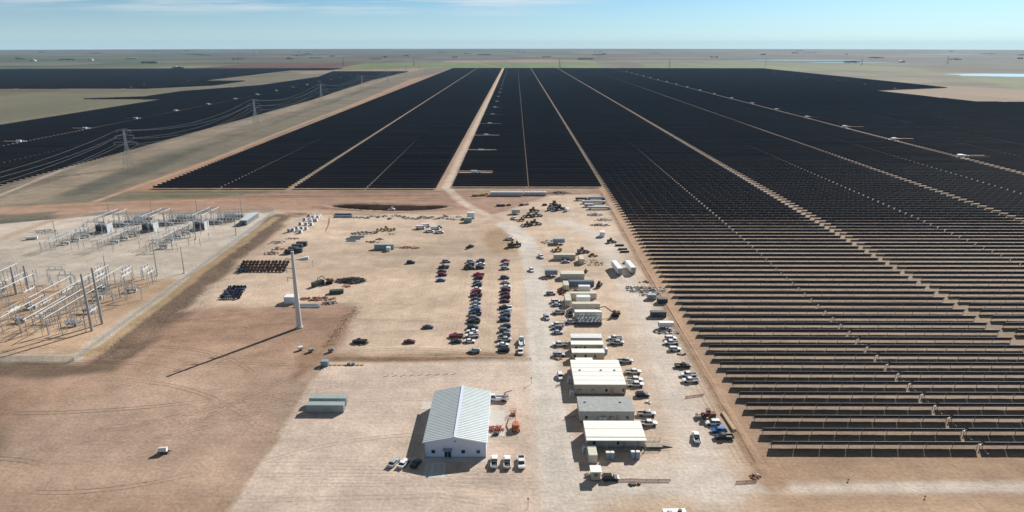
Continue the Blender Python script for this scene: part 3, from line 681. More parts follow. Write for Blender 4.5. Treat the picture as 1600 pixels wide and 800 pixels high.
# ------------------------------------------------------------------ containers and box trailers
def container_mesh(l, w, h, m, ribs=True):
    b = MB().box((0, 0, h/2+.08), (l, w, h), m)
    if ribs:
        n = int(l/.6)
        for i in range(n):
            x = -l/2+.3+i*(l-.6)/max(1, n-1)
            b.box((x, -w/2-.02, h/2+.08), (.24, .05, h-.35), m); b.box((x, w/2+.02, h/2+.08), (.24, .05, h-.35), m)
    for sx_ in (-1, 1):
        for sy_ in (-1, 1): b.box((sx_*(l/2-.05), sy_*(w/2-.05), h/2+.08), (.16, .16, h+.08), m)
    roof = MB()
    for i in range(max(2, int(l/1.2))): roof.box((-l/2+.6+i*1.2, 0, h+.095), (.5, w-.3, .03), m)
    door = MB()
    for s in (-1, 1):
        door.box((l/2+.03, s*w*.24, h/2+.08), (.06, w*.44, h-.3), m)
        for q in (.12, .32): door.tube((l/2+.08, s*w*q, .3), (l/2+.08, s*w*q, h-.1), .025, M_['galv'], n=4)
    return b, roof, door
def container(label, loc, l, w, h, m, rz=0., group='shipping containers in the yard', name='shipping_container', cat='container'):
    b, rf, d = container_mesh(l, w, h, M_[m])
    return thing(name, label, cat, (loc[0], loc[1], 0), rz, group, [('body', b), ('roof_panel', rf), ('door', d)])
def cpx(label, xl, xr, yb, w, h, m, **k):
    a = at(xl, yb); c = at(xr, yb); return container(label, ((a[0]+c[0])/2, a[1]+w/2), c[0]-a[0], w, h, m, **k)
cpx('long grey green container, front one of the pair on the pale pad', 479, 537, 645, 2.5, 2.7, 'cgrey')
cpx('long grey green container, rear one of the pair on the pale pad', 484, 541, 634, 2.5, 2.7, 'cgrey')
cpx('grey green container among materials in the middle of the laydown yard', 585, 615, 390, 2.6, 2.9, 'cgrey')
cpx('long cream container parked sideways behind silver pickups, farthest of the cream ones', 865, 899, 406, 2.6, 2.9, 'ccream')
container('short cream container standing end-on beside a heap of timber', at(908, 410), 7, 2.6, 2.9, 'ccream', rz=R(90))
cpx('large cream double container with flat pale roof beside the grey box trailer', 876, 913, 437, 5.2, 3.0, 'ccream')
cpx('long dark blue grey container in the trailer cluster', 889, 928, 448, 2.6, 2.7, 'cblue')
container('cream container standing end-on next to rusty frames, far one of two', at(884, 451), 6.5, 2.6, 2.9, 'ccream', rz=R(90))
container('cream container standing end-on, near one of two in the trailer cluster', at(887, 474), 8.5, 2.8, 3.0, 'ccream', rz=R(90))
cpx('small white box unit with a dark door in the trailer cluster', 904, 922, 455, 2.4, 2.4, 'wht', name='site_cabin', cat='cabin', group=None)
cpx('cream long container behind the white site unit', 891, 932, 467, 2.6, 2.7, 'ccream')
cpx('white raised site unit squeezed between two cream containers', 901, 922, 474, 3.2, 3.0, 'wht', name='site_cabin', cat='cabin', group=None)
cpx('long cream container second from the front of the trailer cluster', 894, 937, 484, 2.7, 2.8, 'ccream')
cpx('long pale cream container at the front of the trailer cluster beside the excavator', 898, 940, 498, 2.9, 3.1, 'cream')
container('tall cream container standing end-on at the corner of the nearest office', (at(926, 722)[0], at(926, 724)[1]+2.4), 5.0, 2.5, 2.7, 'ccream', rz=R(90))
cpx('dark open top roll-off container on the right side of the yard', 1017, 1041, 496, 2.5, 2.4, 'cdark', name='rolloff_container', group=None)
cpx('small black container near the fence track behind the roll-off', 1028, 1043, 475, 3, 2.3, 'cdark')
container('small grey equipment cube beside rubble near the fence track', at(1018, 467), 4, 2.4, 2.3, 'cgrey')
container('dark green roll-off container with shadow beside the scrap pile', at(497, 446), 6.5, 2.5, 2.2, 'cgreen', rz=R(60), name='rolloff_container', group=None)
container('open green skip near the red brown heap', at(526, 458), 6.5, 2.6, 1.6, 'cgreen', rz=R(12), name='rolloff_container', group=None)
container('small white square shed beside the tall pole', at(456, 472), 5.6, 4.5, 3.2, 'wht', name='storage_shed', cat='shed', group=None)
for i in range(11): cpx(f"pale upright storage box, {nth(i+1)} from the left in the longer row by the field edge", 766+i*4.75, 770.1+i*4.75, 306.4, 5, 3.0, 'galvl', group='row of pale boxes at the field edge', name='storage_box')
for i in range(7): cpx(f"pale upright storage box, {nth(i+1)} from the left in the shorter row by the field edge", 819.5+i*5.0, 823.8+i*5.0, 305.6, 5, 2.6, 'galvl', group='row of pale boxes at the field edge', name='storage_box')

def wheel_mesh(r, w=.25):
    b = MB().tube((0, -w/2, 0), (0, w/2, 0), r, M_['tyre'], n=12); b.tube((0, -w/2-.01, 0), (0, w/2+.01, 0), r*.55, M_['rim'], n=8); return b.mesh('wheel')
W_ = {k: wheel_mesh(k) for k in (.34, .4, .5, .75)}
def box_trailer(label, loc, l, rz, m='wht', h=2.9, w=2.6, group='box trailers in the yard'):
    b = MB().box((0, 0, 1.0+h/2), (l, w, h), M_[m]); b.box((0, 0, .95), (l, w*.7, .25), M_['dark'])
    for i in range(int(l/1.2)): b.box((-l/2+.6+1.2*i, 0, 1.0+h/2), (.06, w+.04, h-.2), M_[m])
    dr = MB().box((l/2+.03, 0, 1.0+h/2), (.06, w*.9, h*.9), M_['galv'])
    leg = MB().box((-l/2+2.2, 0, .5), (.2, 1.6, 1.0), M_['dark'])
    o = thing('box_trailer', label, 'trailer', (loc[0], loc[1], 0), rz, group, [('body', b), ('rear_door', dr), ('landing_gear', leg)])
    for x in (l/2-1.2, l/2-2.5):
        for s in (-1, 1): link('wheel', W_[.5], o, (x, s*(w/2-.15), .5))
    return o
box_trailer('long white semi trailer standing lengthwise, left one of the parallel pair', (at(967,432)[0], at(967,424)[1]), 14, R(-84), 'wht', 3.0)
box_trailer('long white semi trailer standing lengthwise, right one of the parallel pair', (at(989,432)[0], at(989,423)[1]), 12.5, R(-84), 'wht', 2.9)
box_trailer('grey box trailer with a rusty hitch at the road edge', at(861, 431), 6.5, R(180), 'blugrey', 2.4)
box_trailer('grey white enclosed trailer beside the branching road', at(806, 334), 6, R(180), 'silver' if 'silver' in M_ else 'galvl', 2.3)
box_trailer('white rounded enclosed trailer by the silt fence', at(1040, 513), 6.2, R(180), 'wht', 2.0, 2.2)
box_trailer('blue grey trailer inside a ring of spoil', at(873, 381), 7, R(180), 'blugrey', 2.3)

# ------------------------------------------------------------------ vehicles
DIM = dict(sedan=(4.8, 1.85, 1.42), suv=(4.9, 1.95, 1.72), pickup=(5.9, 2.02, 1.85), van=(6.0, 2.1, 2.35), flatbed=(7.6, 2.3, 2.3))
vc = {}
def section(x, w, zb, zt, inset=.07):
    return [(x, -w+.10, zb), (x, -w, zb+.22), (x, -w, zt-.16), (x, -w+inset, zt), (x, w-inset, zt), (x, w, zt-.16), (x, w, zb+.22), (x, w-.10, zb)]
def frustum(b, x0, x1, x2, x3, w0, w1, z0, z1, m):
    b.add([(x0,-w0,z0),(x1,-w0,z0),(x1,w0,z0),(x0,w0,z0),(x2,-w1,z1),(x3,-w1,z1),(x3,w1,z1),(x2,w1,z1)], [(0,3,2,1),(4,5,6,7),(0,1,5,4),(1,2,6,5),(2,3,7,6),(3,0,4,7)], m)
def vehicle_mesh(kind, c):
    if (kind, c) in vc: return vc[kind, c]
    l, w, h = DIM[kind]; m = paint(c); b = MB(); g = MB(); hl = l/2; hw = w/2
    if kind in ('sedan', 'suv'):
        bel = .92 if kind == 'sedan' else 1.05
        st = [(-hl, hw*.86, .42, bel-.18), (-hl+.25, hw*.96, .28, bel-.02), (-hl+1.0, hw, .25, bel+.02), (hl-1.5, hw, .25, bel), (hl-.5, hw*.95, .26, bel-.16), (hl-.08, hw*.86, .34, bel-.30), (hl, hw*.78, .42, bel-.38)]
        b.loft([section(*q) for q in st], m)
        if kind == 'sedan': a = (-hl+.75, hl-1.35, -hl+1.35, hl-2.2)
        else: a = (-hl+.12, hl-1.35, -hl+.5, hl-2.0)
        frustum(g, *a, hw*.93, hw*.74, bel-.03, h-.06, M_['glass'])
        frustum(b, a[2]-.08, a[3]+.08, a[2]+.05, a[3]-.12, hw*.77, hw*.70, h-.09, h, m)
        if kind == 'suv': b.box((a[0]+.55, 0, (bel+h)/2-.03), (.16, w*.83, h-bel-.05), m)
        b.box(((a[2]+a[3])/2+.1, 0, (bel+h)/2-.05), (.13, w*.86, h-bel-.05), m)
    elif kind == 'pickup':
        bel = 1.12
        st = [(-.45, hw, .42, bel), (hl-1.35, hw, .42, bel), (hl-.35, hw*.96, .42, bel-.06), (hl, hw*.88, .5, bel-.18)]
        b.loft([section(*q) for q in st], m)
        b.box((-hl/2-.2, 0, .68), (hl-.45, w*.94, .3), M_['dark'])
        for s in (-1, 1): b.box((-hl/2-.2, s*(hw-.09), .86), (hl-.5, .16, .58), m)
        b.box((-hl+.07, 0, .86), (.12, w-.1, .56), m); b.box((-hl-.05, 0, .5), (.15, w*.9, .16), M_['galv'])
        frustum(g, -.55, hl-1.25, -.35, hl-1.95, hw*.92, hw*.76, bel-.03, h-.06, M_['glass'])
        frustum(b, -.42, hl-1.85, -.34, hl-2.05, hw*.79, hw*.72, h-.09, h, m)
        b.box((.35, 0, (bel+h)/2-.05), (.14, w*.87, h-bel-.05), m)
    elif kind == 'van':
        st = [(-hl, hw*.9, .4, h-.12), (-hl+.2, hw, .35, h), (hl-1.9, hw, .35, h)]
        b.loft([section(q[0], q[1], q[2], q[3], .16) for q in st], m)
        b.loft([section(*q) for q in [(hl-1.9, hw, .35, 1.3), (hl-.3, hw*.95, .36, 1.15), (hl, hw*.85, .45, .95)]], m)
        frustum(g, hl-1.95, hl-.55, hl-1.95, hl-1.35, hw*.95, hw*.8, 1.25, h-.15, M_['glass'])
        frustum(b, hl-2.0, hl-1.3, hl-2.0, hl-1.5, hw*.84, hw*.8, h-.2, h-.03, m)
    else:  # flatbed work truck
        b.loft([section(*q) for q in [(.8, hw*.88, .5, 1.3), (hl-.9, hw*.88, .5, 1.25), (hl, hw*.78, .55, 1.0)]], m)
        frustum(g, .85, hl-.8, .95, hl-1.4, hw*.82, hw*.68, 1.25, h-.1, M_['glass'])
        frustum(b, .9, hl-1.3, .98, hl-1.5, hw*.7, hw*.64, h-.13, h, m)
        b.box((-1.5, 0, .95), (4.5, w, .16), M_['galvl']); b.box((-1.5, 0, .72), (4.6, .9, .3), M_['dark'])
        b.box((.6, 0, 1.5), (.12, w*.95, 1.1), M_['galvl'])
        for s in (-1, 1): b.box((-1.5, s*hw*.9, 1.25), (4.3, .3, .45), m)
    # arches
    r = .34 if kind in ('sedan',) else .4
    wx = {'sedan': (-1.4, 1.45), 'suv': (-1.4, 1.5), 'pickup': (-1.85, 1.9), 'van': (-1.9, 1.9), 'flatbed': (-2.0, 2.5)}[kind]
    for x in wx:
        for s in (-1, 1): b.tube((x, s*(hw-.12), r+.03), (x, s*(hw+.008), r+.03), r+.09, M_['dark'], n=10)
    hz_ = .72 if kind in ('sedan', 'suv') else .88
    hd = MB().box((hl-.08, 0, 0), (.16, .36, .16), M_['lamp']).mesh('headlight'); tl = MB().box((-hl+.02, 0, 0), (.12, .2, .28), M_['tail']).mesh('tail_light')
    vc[kind, c] = (b.mesh('body'), g.mesh('windows'), r, wx, hw, hz_, hd, tl); return vc[kind, c]
def car(kind, c, x, y, rz, label, group=None, full=True):
    bm_, gm_, r, wx, hw, hz_, hd, tl = vehicle_mesh(kind, c)
    name = {'sedan': 'parked_car', 'suv': 'parked_car', 'pickup': 'pickup_truck', 'van': 'van', 'flatbed': 'flatbed_truck'}[kind]
    cat = {'sedan': 'car', 'suv': 'car', 'pickup': 'pickup truck', 'van': 'van', 'flatbed': 'truck'}[kind]
    o = thing(name, label, cat, (x, y, 0), R(rz), group, [('body', bm_), ('windows', gm_)])
    for wxx in wx:
        for s in (-1, 1): link('wheel', W_[r], o, (wxx, s*(hw-.13), r))
    if full:
        for s in (-1, 1): link('headlight', hd, o, (0, s*(hw-.32), hz_)); link('tail_light', tl, o, (0, s*(hw-.18), hz_+.05))
    return o
NM = dict(navy='dark blue', slate='dark grey blue', green='dark green')
rj = random.Random(5)
def column(lst, where, group='cars in the dirt car park', jit=3):
    """lst from the far end to the near end: (px, py, kind, colour, heading)"""
    n = len(lst)
    for i, (px, py, kind, c, hd) in enumerate(lst):
        x, y = at(px, py, .6)
        car(kind, c, x, y, hd+rj.uniform(-jit, jit), f"{NM.get(c, c)} {kind}, {nth(n-i)} from the near end of {where}", group, full=y < 420)
column([(697.7,408,'suv','silver',0),(693.5,417,'pickup','navy',180),(691,423.5,'sedan','brown',0),(691.4,429,'suv','maroon',0),(689,437.5,'sedan','blue',0)], 'the short left column')
column([(736,408.5,'suv','silver',0),(735,412.7,'suv','grey',180),(733,418.5,'pickup','green',0)], 'the outer top column')
column([(751,407,'suv','grey',180),(752,412.3,'sedan','white',0),(750,418,'suv','navy',0),(748,429,'pickup','red',180),(747.6,434,'suv','maroon',180),(746.8,440.5,'sedan','grey',0),(746,445,'suv','slate',180),
 (745.5,451,'sedan','white',0),(744.5,455,'suv','red',180),(744,461,'pickup','maroon',180),(744,467,'sedan','slate',0),(744.4,472.5,'sedan','silver',0),(743.6,478.3,'sedan','silver',0),(743,484,'suv','blue',180),(742,490.5,'pickup','black',180),
 (741,496.3,'suv','grey',0),(740,502,'pickup','black',180),(739,511,'suv','green',0),(738,517,'sedan','white',180),(737.6,524.5,'pickup','white',180),(734,532.5,'sedan','white',0),(741,548,'suv','silver',180)], 'the long middle column')
column([(712.6,524.5,'pickup','red',180),(712.6,533,'sedan','green',180)], 'the pair left of the middle column')
column([(790,407,'sedan','red',0),(789,412.5,'suv','silver',180),(789.7,419,'suv','silver',0),(789,433.5,'suv','slate',0),(790,441,'sedan','silver',0),(791,447.5,'sedan','white',0),(790.5,452.7,'suv','maroon',0),(789,458.5,'sedan','black',180),
 (789.7,464,'suv','maroon',180),(789,470,'sedan','maroon',0),(789.5,480.5,'pickup','black',180),(790,486.5,'sedan','grey',180),(789.7,492.5,'suv','slate',180),(789,499,'suv','navy',0),(789.7,509.5,'suv','slate',180),(789,516,'suv','grey',0),
 (789,523,'suv','grey',180),(788,530.5,'pickup','silver',0),(786.3,538,'sedan','white',0),(787,546.5,'suv','black',180)], 'the long right column')
def lone(px, py, kind, c, hd, label, group=None, z=.7):
    x, y = at(px, py, z); return car(kind, c, x, y, hd, label, group, full=y < 420)
G2 = 'vehicles parked around the yard'
for q in [
 (642,409.5,'suv','navy',0,'lone dark blue car in the open middle of the car park'),
 (669,510,'sedan','slate',0,'lone dark grey blue car standing in the empty part of the car park'),
 (640,533,'sedan','maroon',0,'lone dark red car near the car park berm'),
 (562,533,'pickup','black',180,'lone black pickup beside dry brush at the left of the car park'),
 (796.5,480.5,'pickup','white',-88,'white pickup parked crosswise beside the long right column'),
 (734.5,385.5,'pickup','black',55,'small dark vehicle alone in the laydown yard'),
 (845,400.5,'pickup','white',-70,'white pickup with dark load driving on the haul road, farther one'),
 (830.5,421.5,'suv','white',-80,'small white car driving on the haul road toward the camera'),
 (815,534,'flatbed','white',92,'white flatbed work truck parked at the road edge behind a pickup'),
 (813.5,548,'pickup','white',-92,'white pickup at the road edge in front of the flatbed truck'),
 (861,458,'suv','silver',0,'silver car beside the rusty frames at the road side'),
 (869,470.5,'suv','white',0,'white car, farther of two side by side left of the end-on container'),
 (870,475.5,'sedan','silver',0,'silver car, nearer of two side by side left of the end-on container'),
 (873,487.5,'pickup','silver',180,'large silver pickup beside the dark blue car'),
 (854,495.5,'suv','silver',-75,'silver car turning in from the road beside the trailer cluster'),
 (871,507,'pickup','white',180,'white pickup, farthest of three opposite the black equipment row'),
 (870,512,'suv','grey',180,'grey car, middle of three opposite the black equipment row'),
 (871.5,518.5,'sedan','silver',0,'silver car, nearest of three opposite the black equipment row'),
 (874.5,537.5,'pickup','white',180,'white pickup left of the white low trailer'),
 (873.5,553.5,'suv','silver',0,'silver car with orange barrier in front, beside the cream trailers'),
 (875.5,587.5,'suv','white',-85,'white car facing the camera in the shade edge of the big office'),
 (892,502.5,'pickup','silver',180,'silver pickup at the left end of the black equipment row'),
 (891,489.5,'pickup','navy',90,'dark blue pickup tucked behind the cream containers'),
 (883,403.5,'suv','silver',0,'silver car, farther of two in front of the farthest cream container'),
 (884,408.5,'sedan','silver',0,'silver car, nearer of two in front of the farthest cream container'),
 (980,409.5,'sedan','silver',0,'silver car between the far ends of the white semi trailers'),
 (961,528,'pickup','white',180,'white pickup, farther of two right of the low white trailer'),
 (963.5,535,'pickup','silver',0,'silver pickup, nearer of two right of the low white trailer'),
 (976.5,563.5,'pickup','silver',0,'silver pickup at the back right corner of the big office'),
 (989,580.5,'pickup','white',0,'white pickup alone beside the right wall of the big office'),
 (991,593,'pickup','white',0,'white pickup, farther of the touching pair right of the big office'),
 (992.5,600.5,'pickup','white',0,'white pickup, nearer of the touching pair right of the big office'),
 (1004,616,'suv','black',0,'black car at the front right corner of the big office'),
 (1010,646,'pickup','silver',0,'silver pickup right of the grey roofed office, farther of two'),
 (1012,661,'pickup','white',0,'white pickup with dark bed right of the grey roofed office, nearer of two'),
 (1048,528,'suv','white',0,'white car, farthest of three by the silt fence'),
 (1049,535,'pickup','white',180,'white pickup, middle of three by the silt fence'),
 (1054.5,545,'suv','white',0,'white car, nearest of three by the silt fence'),
 (1067,571,'pickup','black',0,'black pickup alone by the silt fence'),
 (1076,585,'pickup','white',180,'white pickup with an open dark bed in front of the black one'),
 (1079,594,'pickup','white',180,'white pickup nearest the camera of the pair by the silt fence'),
 (1114,660,'suv','white',180,'white car parked beside the red tractor'),
 (1123,672,'suv','blue',180,'bright blue car between white and black vehicles'),
 (1131,682,'pickup','black',180,'black pickup nearest the camera by the plank stack'),
 (1088,683,'pickup','white',84,'white pickup driving alone in the middle of the right yard'),
 (954,746,'suv','black',0,'black car with a reddish side parked by the small guard shed'),
 (615,722,'sedan','silver',68,'silver car, leftmost of three beside the white metal building'),
 (630.5,723,'sedan','white',70,'white car, second of three beside the white metal building'),
 (649.5,723,'sedan','black',72,'black car standing in the shadow of the white metal building'),
 (772.5,721,'pickup','white',90,'white pickup, left of the three right of the white metal building'),
 (792.5,721.5,'pickup','white',91,'white pickup, middle of the three right of the white metal building'),
 (814.5,722,'pickup','white',-89,'white pickup parked nose out, right of the three beside the white metal building'),
 (657,356,'van','white',0,'white van, leftmost of the vans in the laydown yard'),
 (665,353,'van','white',10,'white van behind the leftmost van in the laydown yard'),
 (671,361,'pickup','white',0,'white pickup between the van groups in the laydown yard'),
 (680,357,'van','white',5,'white van, first of the right group in the laydown yard'),
 (686,354,'suv','silver',0,'silver car at the back of the right van group in the laydown yard'),
 (686.4,362.5,'pickup','white',0,'white pickup, nearest vehicle of the laydown yard group'),
 (796,373,'pickup','white',0,'white pickup in the hollow beside the road bend'),
 (803,341,'pickup','white',-60,'white pickup behind the brown machines'),
 (886,328,'van','white',70,'white truck cab parked alone in the upper yard'),
 (866,328,'pickup','silver',60,'silver pickup next to the black machines in the upper yard'),
 ]: lone(*q[:6], group=G2)
# crane pickup behind the white building
lone(777.5, 622.5, 'flatbed', 'white', 180, 'white service truck with rear crane at the back right corner of the metal building', G2)
# rv trailer cut by the lower picture edge
x, y = at(1054, 802, 2)
b = MB().box((0, 0, 1.5), (5.8, 2.3, 2.2), M_['wht']); b.box((-1.2, 0, 2.72), (1.0, .8, .25), M_['galv']); b.tube((1.4, .1, 2.6), (1.4, .1, 2.95), .5, M_['dark'], n=10)
o = thing('camper_trailer', 'white camper trailer with roof hatches cut by the bottom edge of the picture', 'trailer', (x, y, 0), R(2), None, [('body', b), ('hitch', MB().box((3.5, 0, .6), (1.4, .3, .2), M_['dark']))])
for s in (-1, 1): link('wheel', W_[.4], o, (-.6, s*1.1, .4))

# ------------------------------------------------------------------ substation
def mast(px, py, h, i):
    x, y = at(px, py)
    b = MB().tube((0, 0, 0), (0, 0, h*.86), .30, M_['mono'], .15, n=8).tube((0, 0, h*.86), (0, 0, h), .06, M_['galvl'], .03, n=5)
    thing('lightning_mast', f"slender grey lightning mast, {nth(i)} from the left in the substation", 'mast', (x, y, 0), 0, 'lightning masts of the substation', [('mast_pole', b), ('footing', MB().box((0, 0, .2), (1, 1, .4), M_['conc']))])
for i, (px, py, h) in enumerate(sorted([(89,378,16),(168,437,15),(182,362,14),(170,331,12),(237,331,11),(246,431,22.5),(260,360,16),(288,427,17),(308,331,13),(306,374,15),(369,367,17),(378,336,15.5)])): mast(px, py, h, i+1)
def bus(x, y0, y1, z, i):
    b = MB().tube((0, y0, z), (0, y1, z), .16, M_['galvl'], n=8)
    o = thing('bus_bar', f"straight pale tubular bus bar on posts, {nth(i)} from the right in the near switchyard", 'bus bar', (x, 0, 0), 0, 'tubular bus bars of the substation', [('bar', b)])
    n = max(2, int((y1-y0)/8)+1)
    for k in range(n):
        y = y0+1+(y1-y0-2)*k/(n-1)
        link('support_post', MB().tube((0, y, 0), (0, y, z-1.6), .13, M_['galv'], n=6).box((0, y, z-1.5), (.9, .3, .15), M_['galv']), o)
        link('insulator', MB().tube((0, y, z-1.5), (0, y, z-.15), .14, M_['porc'], n=8).tube((0, y, z-1.2), (0, y, z-1.0), .22, M_['porc'], n=8).tube((0, y, z-.7), (0, y, z-.5), .22, M_['porc'], n=8), o)
for i, q in enumerate([(-193,258,300,7.5),(-197.5,262,326,8),(-201.5,258,286,7),(-206,268,328,8),(-211.5,258,286,7.5),(-215.5,282,312,7.5),(-236,278,316,7.5),(-242,292,318,7.5),(-249,262,300,7.5),(-254,300,330,8),(-262,280,326,8)]): bus(*q, i+1)
# dead-end structure with the two tall poles
for i, (x, y, h) in enumerate([(-177.3, 263.1, 25.2), (-177.3, 270.6, 25.4), (-239.3, 306.4, 14), (-236.5, 311, 13)]):
    b = MB().tube((0, 0, 0), (0, 0, h), .62, M_['mono'], .38, n=12)
    lab = ['front one of the two thick tall poles at the substation corner', 'rear one of the two thick tall poles at the substation corner', 'thick grey pole at the left of the switchyard, nearer', 'thick grey pole at the left of the switchyard, farther'][i]
    ar = MB().box((0, 0, h*.55), (.25, 2.2, .25), M_['galv']).tube((0, 0, h*.8), (-2.2, 0, h*.83), .1, M_['galv']).tube((-2.2, 0, h*.83), (-2.2, 0, h*.83-2), .13, M_['porc'])
    thing('deadend_pole', lab, 'utility pole', (x, y, 0), 0, 'thick poles of the substation', [('pole', b), ('bracket', ar)])
# frames and support stands in world rows
rs = random.Random(11)
def hframe(x, y, w, h, rz, lab):
    b = MB()
    for s in (-w/2, w/2):
        for q in (-.5, .5): b.tube((s, q, 0), (s, q*.5, h), .09, M_['galv'], n=5)
        for k in range(int(h/1.5)): b.tube((s, -.45, k*1.5), (s, .4, k*1.5+1.5), .05, M_['galvl'], n=4)
    for q in (-.25, .25): b.tube((-w/2, q, h), (w/2, q, h), .10, M_['galvl'], n=5)
    for k in range(int(w/1.4)): b.tube((-w/2+k*1.4, -.25, h), (-w/2+k*1.4+1.4, .25, h-.5), .05, M_['galvl'], n=4)
    b.tube((-w/2, 0, h-.5), (w/2, 0, h-.5), .08, M_['galvl'], n=5)
    ins = MB()
    for k in (-.35, 0, .35): ins.tube((w*k, 0, h), (w*k, 0, h+1.5), .16, M_['porc'], n=7).tube((w*k, 0, h+.6), (w*k, 0, h+.85), .24, M_['porc'], n=7)
    sw = MB().box((0, 0, h+1.6), (w*.9, .12, .12), M_['galvl'])
    thing('switch_frame', lab, 'switch frame', (x, y, 0), rz, 'disconnect switch frames of the substation', [('frame', b), ('insulator_set', ins), ('switch_blade', sw)])
i = 0
for (x, y, w, h) in [(-183,262,8,5),(-183,276,8,5),(-186,290,9,6.5),(-189,303,9,6.5),(-192,318,9,6.5),(-190,332,8,5),(-198,275,9,5),(-204,292,9,5.5),(-210,300,8,5),(-222,264,8,5),(-230,278,9,5),(-228,300,8,5),(-222,318,8,6),(-247,282,8,5),(-246,306,9,5.5),(-262,296,8,5),(-258,314,8,5),(-179,300,7,6),(-200,266,8,6),(-208,282,8,6),(-218,276,8,5),(-236,290,8,6),(-240,262,9,6),(-252,270,8,6),(-232,326,9,6),(-195,324,9,7),(-182,322,7,6.5),(-205,318,8,6),(-213,330,7,5)]:
    i += 1; hframe(x, y, w, h, R(rs.choice((0, 0, 90))), f"galvanised switch frame, {nth(i)} of the near switchyard counted from the corner poles")
def breaker(x, y, lab, rz=0.):
    tank = MB()
    for k in (-1.4, 0, 1.4): tank.tube((k, -1.1, 1.7), (k, 1.1, 1.7), .38, M_['tgrey'], n=10)
    tank.box((0, 0, .9), (3.6, .5, .25), M_['steeld'])
    for k in (-1.6, 1.6): tank.box((k, 0, .45), (.2, .8, .9), M_['steeld'])
    bush = MB()
    for k in (-1.4, 0, 1.4):
        for s in (-1, 1): bush.tube((k, s*.7, 1.9), (k, s*1.6, 3.8), .17, M_['porc'], .11, n=8).tube((k, s*1.6, 3.8), (k, s*1.7, 4.1), .04, M_['galvl'])
    cab = MB().box((2.4, 0, 1.2), (.7, .9, 1.5), M_['galvl'])
    thing('circuit_breaker', lab, 'circuit breaker', (x, y, 0), rz, 'circuit breakers of the substation', [('tank', tank), ('bushings', bush), ('control_cabinet', cab)])
for i, (x, y) in enumerate([(-189,268),(-191,283),(-197,300),(-202,312),(-214,272),(-220,288),(-233,266),(-240,287),(-250,310),(-186,310),(-258,284)]): breaker(x, y, f"low dark circuit breaker with slanted bushings, {nth(i+1)} in the near switchyard")
def transformer(x, y, lab):
    tank = MB().box((0, 0, 2.6), (5.6, 3.6, 3.8), M_['tgrey']).box((0, 0, 4.6), (5.9, 3.9, .25), M_['galv']).box((0, 0, .35), (7.5, 5.5, .7), M_['conc'])
    rad = []
    for s in (-1, 1):
        r_ = MB()
        for k in range(9): r_.box((-2.4+k*.6, s*2.7, 2.7), (.12, 1.4, 3.0), M_['tgrey'])
        r_.box((0, s*2.7, 4.3), (5.4, .3, .25), M_['tgrey']); rad.append(('radiator', r_))
    cons = MB().tube((-2.6, 1.0, 5.9), (1.8, 1.0, 5.9), .55, M_['galvl'], n=12).box((-2, 1, 5.2), (.15, .15, 1), M_['galv']).box((1.4, 1, 5.2), (.15, .15, 1), M_['galv'])
    bs = [('bushing', MB().tube((k, -.9, 4.7), (k*1.25, -1.7, 7.6), .24, M_['porc'], .12, n=9)) for k in (-1.9, 0, 1.9)]
    wallp = MB().box((4.6, 0, 2.6), (.5, 6.5, 5.2), M_['galvl'])
    thing('power_transformer', lab, 'transformer', (x, y, 0), 0, 'power transformers of the substation', [('tank', tank), ('conservator', cons), ('blast_wall', wallp)] + rad + bs)
def rack(x, y, n, lab, m='galvl', dy=3.4, h=5.2):
    """raised steel rack of capacitors and bus: long frame with legs"""
    fr = MB(); cap = MB(); le = n*2.2
    for k in range(n+1):
        for s in (-dy/2, dy/2):
            fr.tube((k*2.2, s, 0), (k*2.2, s, h), .11, M_['galvl'], n=5)
        fr.tube((k*2.2, -dy/2, h), (k*2.2, dy/2, h), .09, M_['galvl'], n=4)
    for z in (h, h-1.6):
        for s in (-dy/2, 0, dy/2): fr.tube((0, s, z), (le, s, z), .11, M_['galvl'], n=5)
    for k in range(n):
        cap.box((k*2.2+1.1, 0, 1.5), (1.3, 2.2, 1.6), M_['steeld']); cap.box((k*2.2+1.1, 0, 1.5), (1.0, 2.6, 1.0), M_['tgrey'])
        fr.tube((k*2.2+1.1, 0, 2.3), (k*2.2+1.1, 0, h+.9), .12, M_['porc'], n=6)
    thing('capacitor_rack', lab, 'electrical rack', (x, y, 0), 0, 'raised equipment racks of the substation', [('frame', fr), ('equipment_cabinets', cap)])
for i, (xt, yt) in enumerate([(-264, 421), (-236, 424), (-205, 428)]):
    w_ = ['left', 'middle', 'right'][i]
    transformer(xt, yt, f"large grey power transformer with radiators, {w_} one of three")
    rack(xt+3, yt+20, 6, f"raised steel rack behind the {w_} power transformer")
    rack(xt+5, yt+28, 6, f"raised steel rack farthest behind the {w_} power transformer", h=4.2)
    # overhead A-frame from transformer toward the camera
    hframe(xt, yt-8, 9, 8.5, 0, f"tall switch frame right in front of the {w_} power transformer")
    hframe(xt+1, yt+9, 10, 9.5, 0, f"tall switch frame right behind the {w_} power transformer")
    hframe(xt-1, yt-20, 8, 5, 0, f"low switch frame well in front of the {w_} power transformer")
    for k in range(3): breaker(xt-3-1.2*k, yt-14-8*k, f"circuit breaker, {nth(k+1)} in front of the {w_} power transformer")
    for k in (-2, 0, 2):
        b = MB().tube((0, 0, 0), (0, -36, 0), .15, M_['galvl'], n=6); o = thing('bus_bar', f"{ {-2:'left',0:'centre',2:'right'}[k]} bus bar leading from the {w_} power transformer toward the near switchyard", 'bus bar', (xt+k*1.4-3, yt-10, 6.2), R(-6), 'tubular bus bars of the substation', [('bar', b)])
        for d in (-3, -14, -25, -35): link('support_post', MB().tube((0, d, -6.2), (0, d, -1.4), .11, M_['galv'], n=5).tube((0, d, -1.4), (0, d, -.1), .16, M_['porc'], n=7), o)
    b = MB()
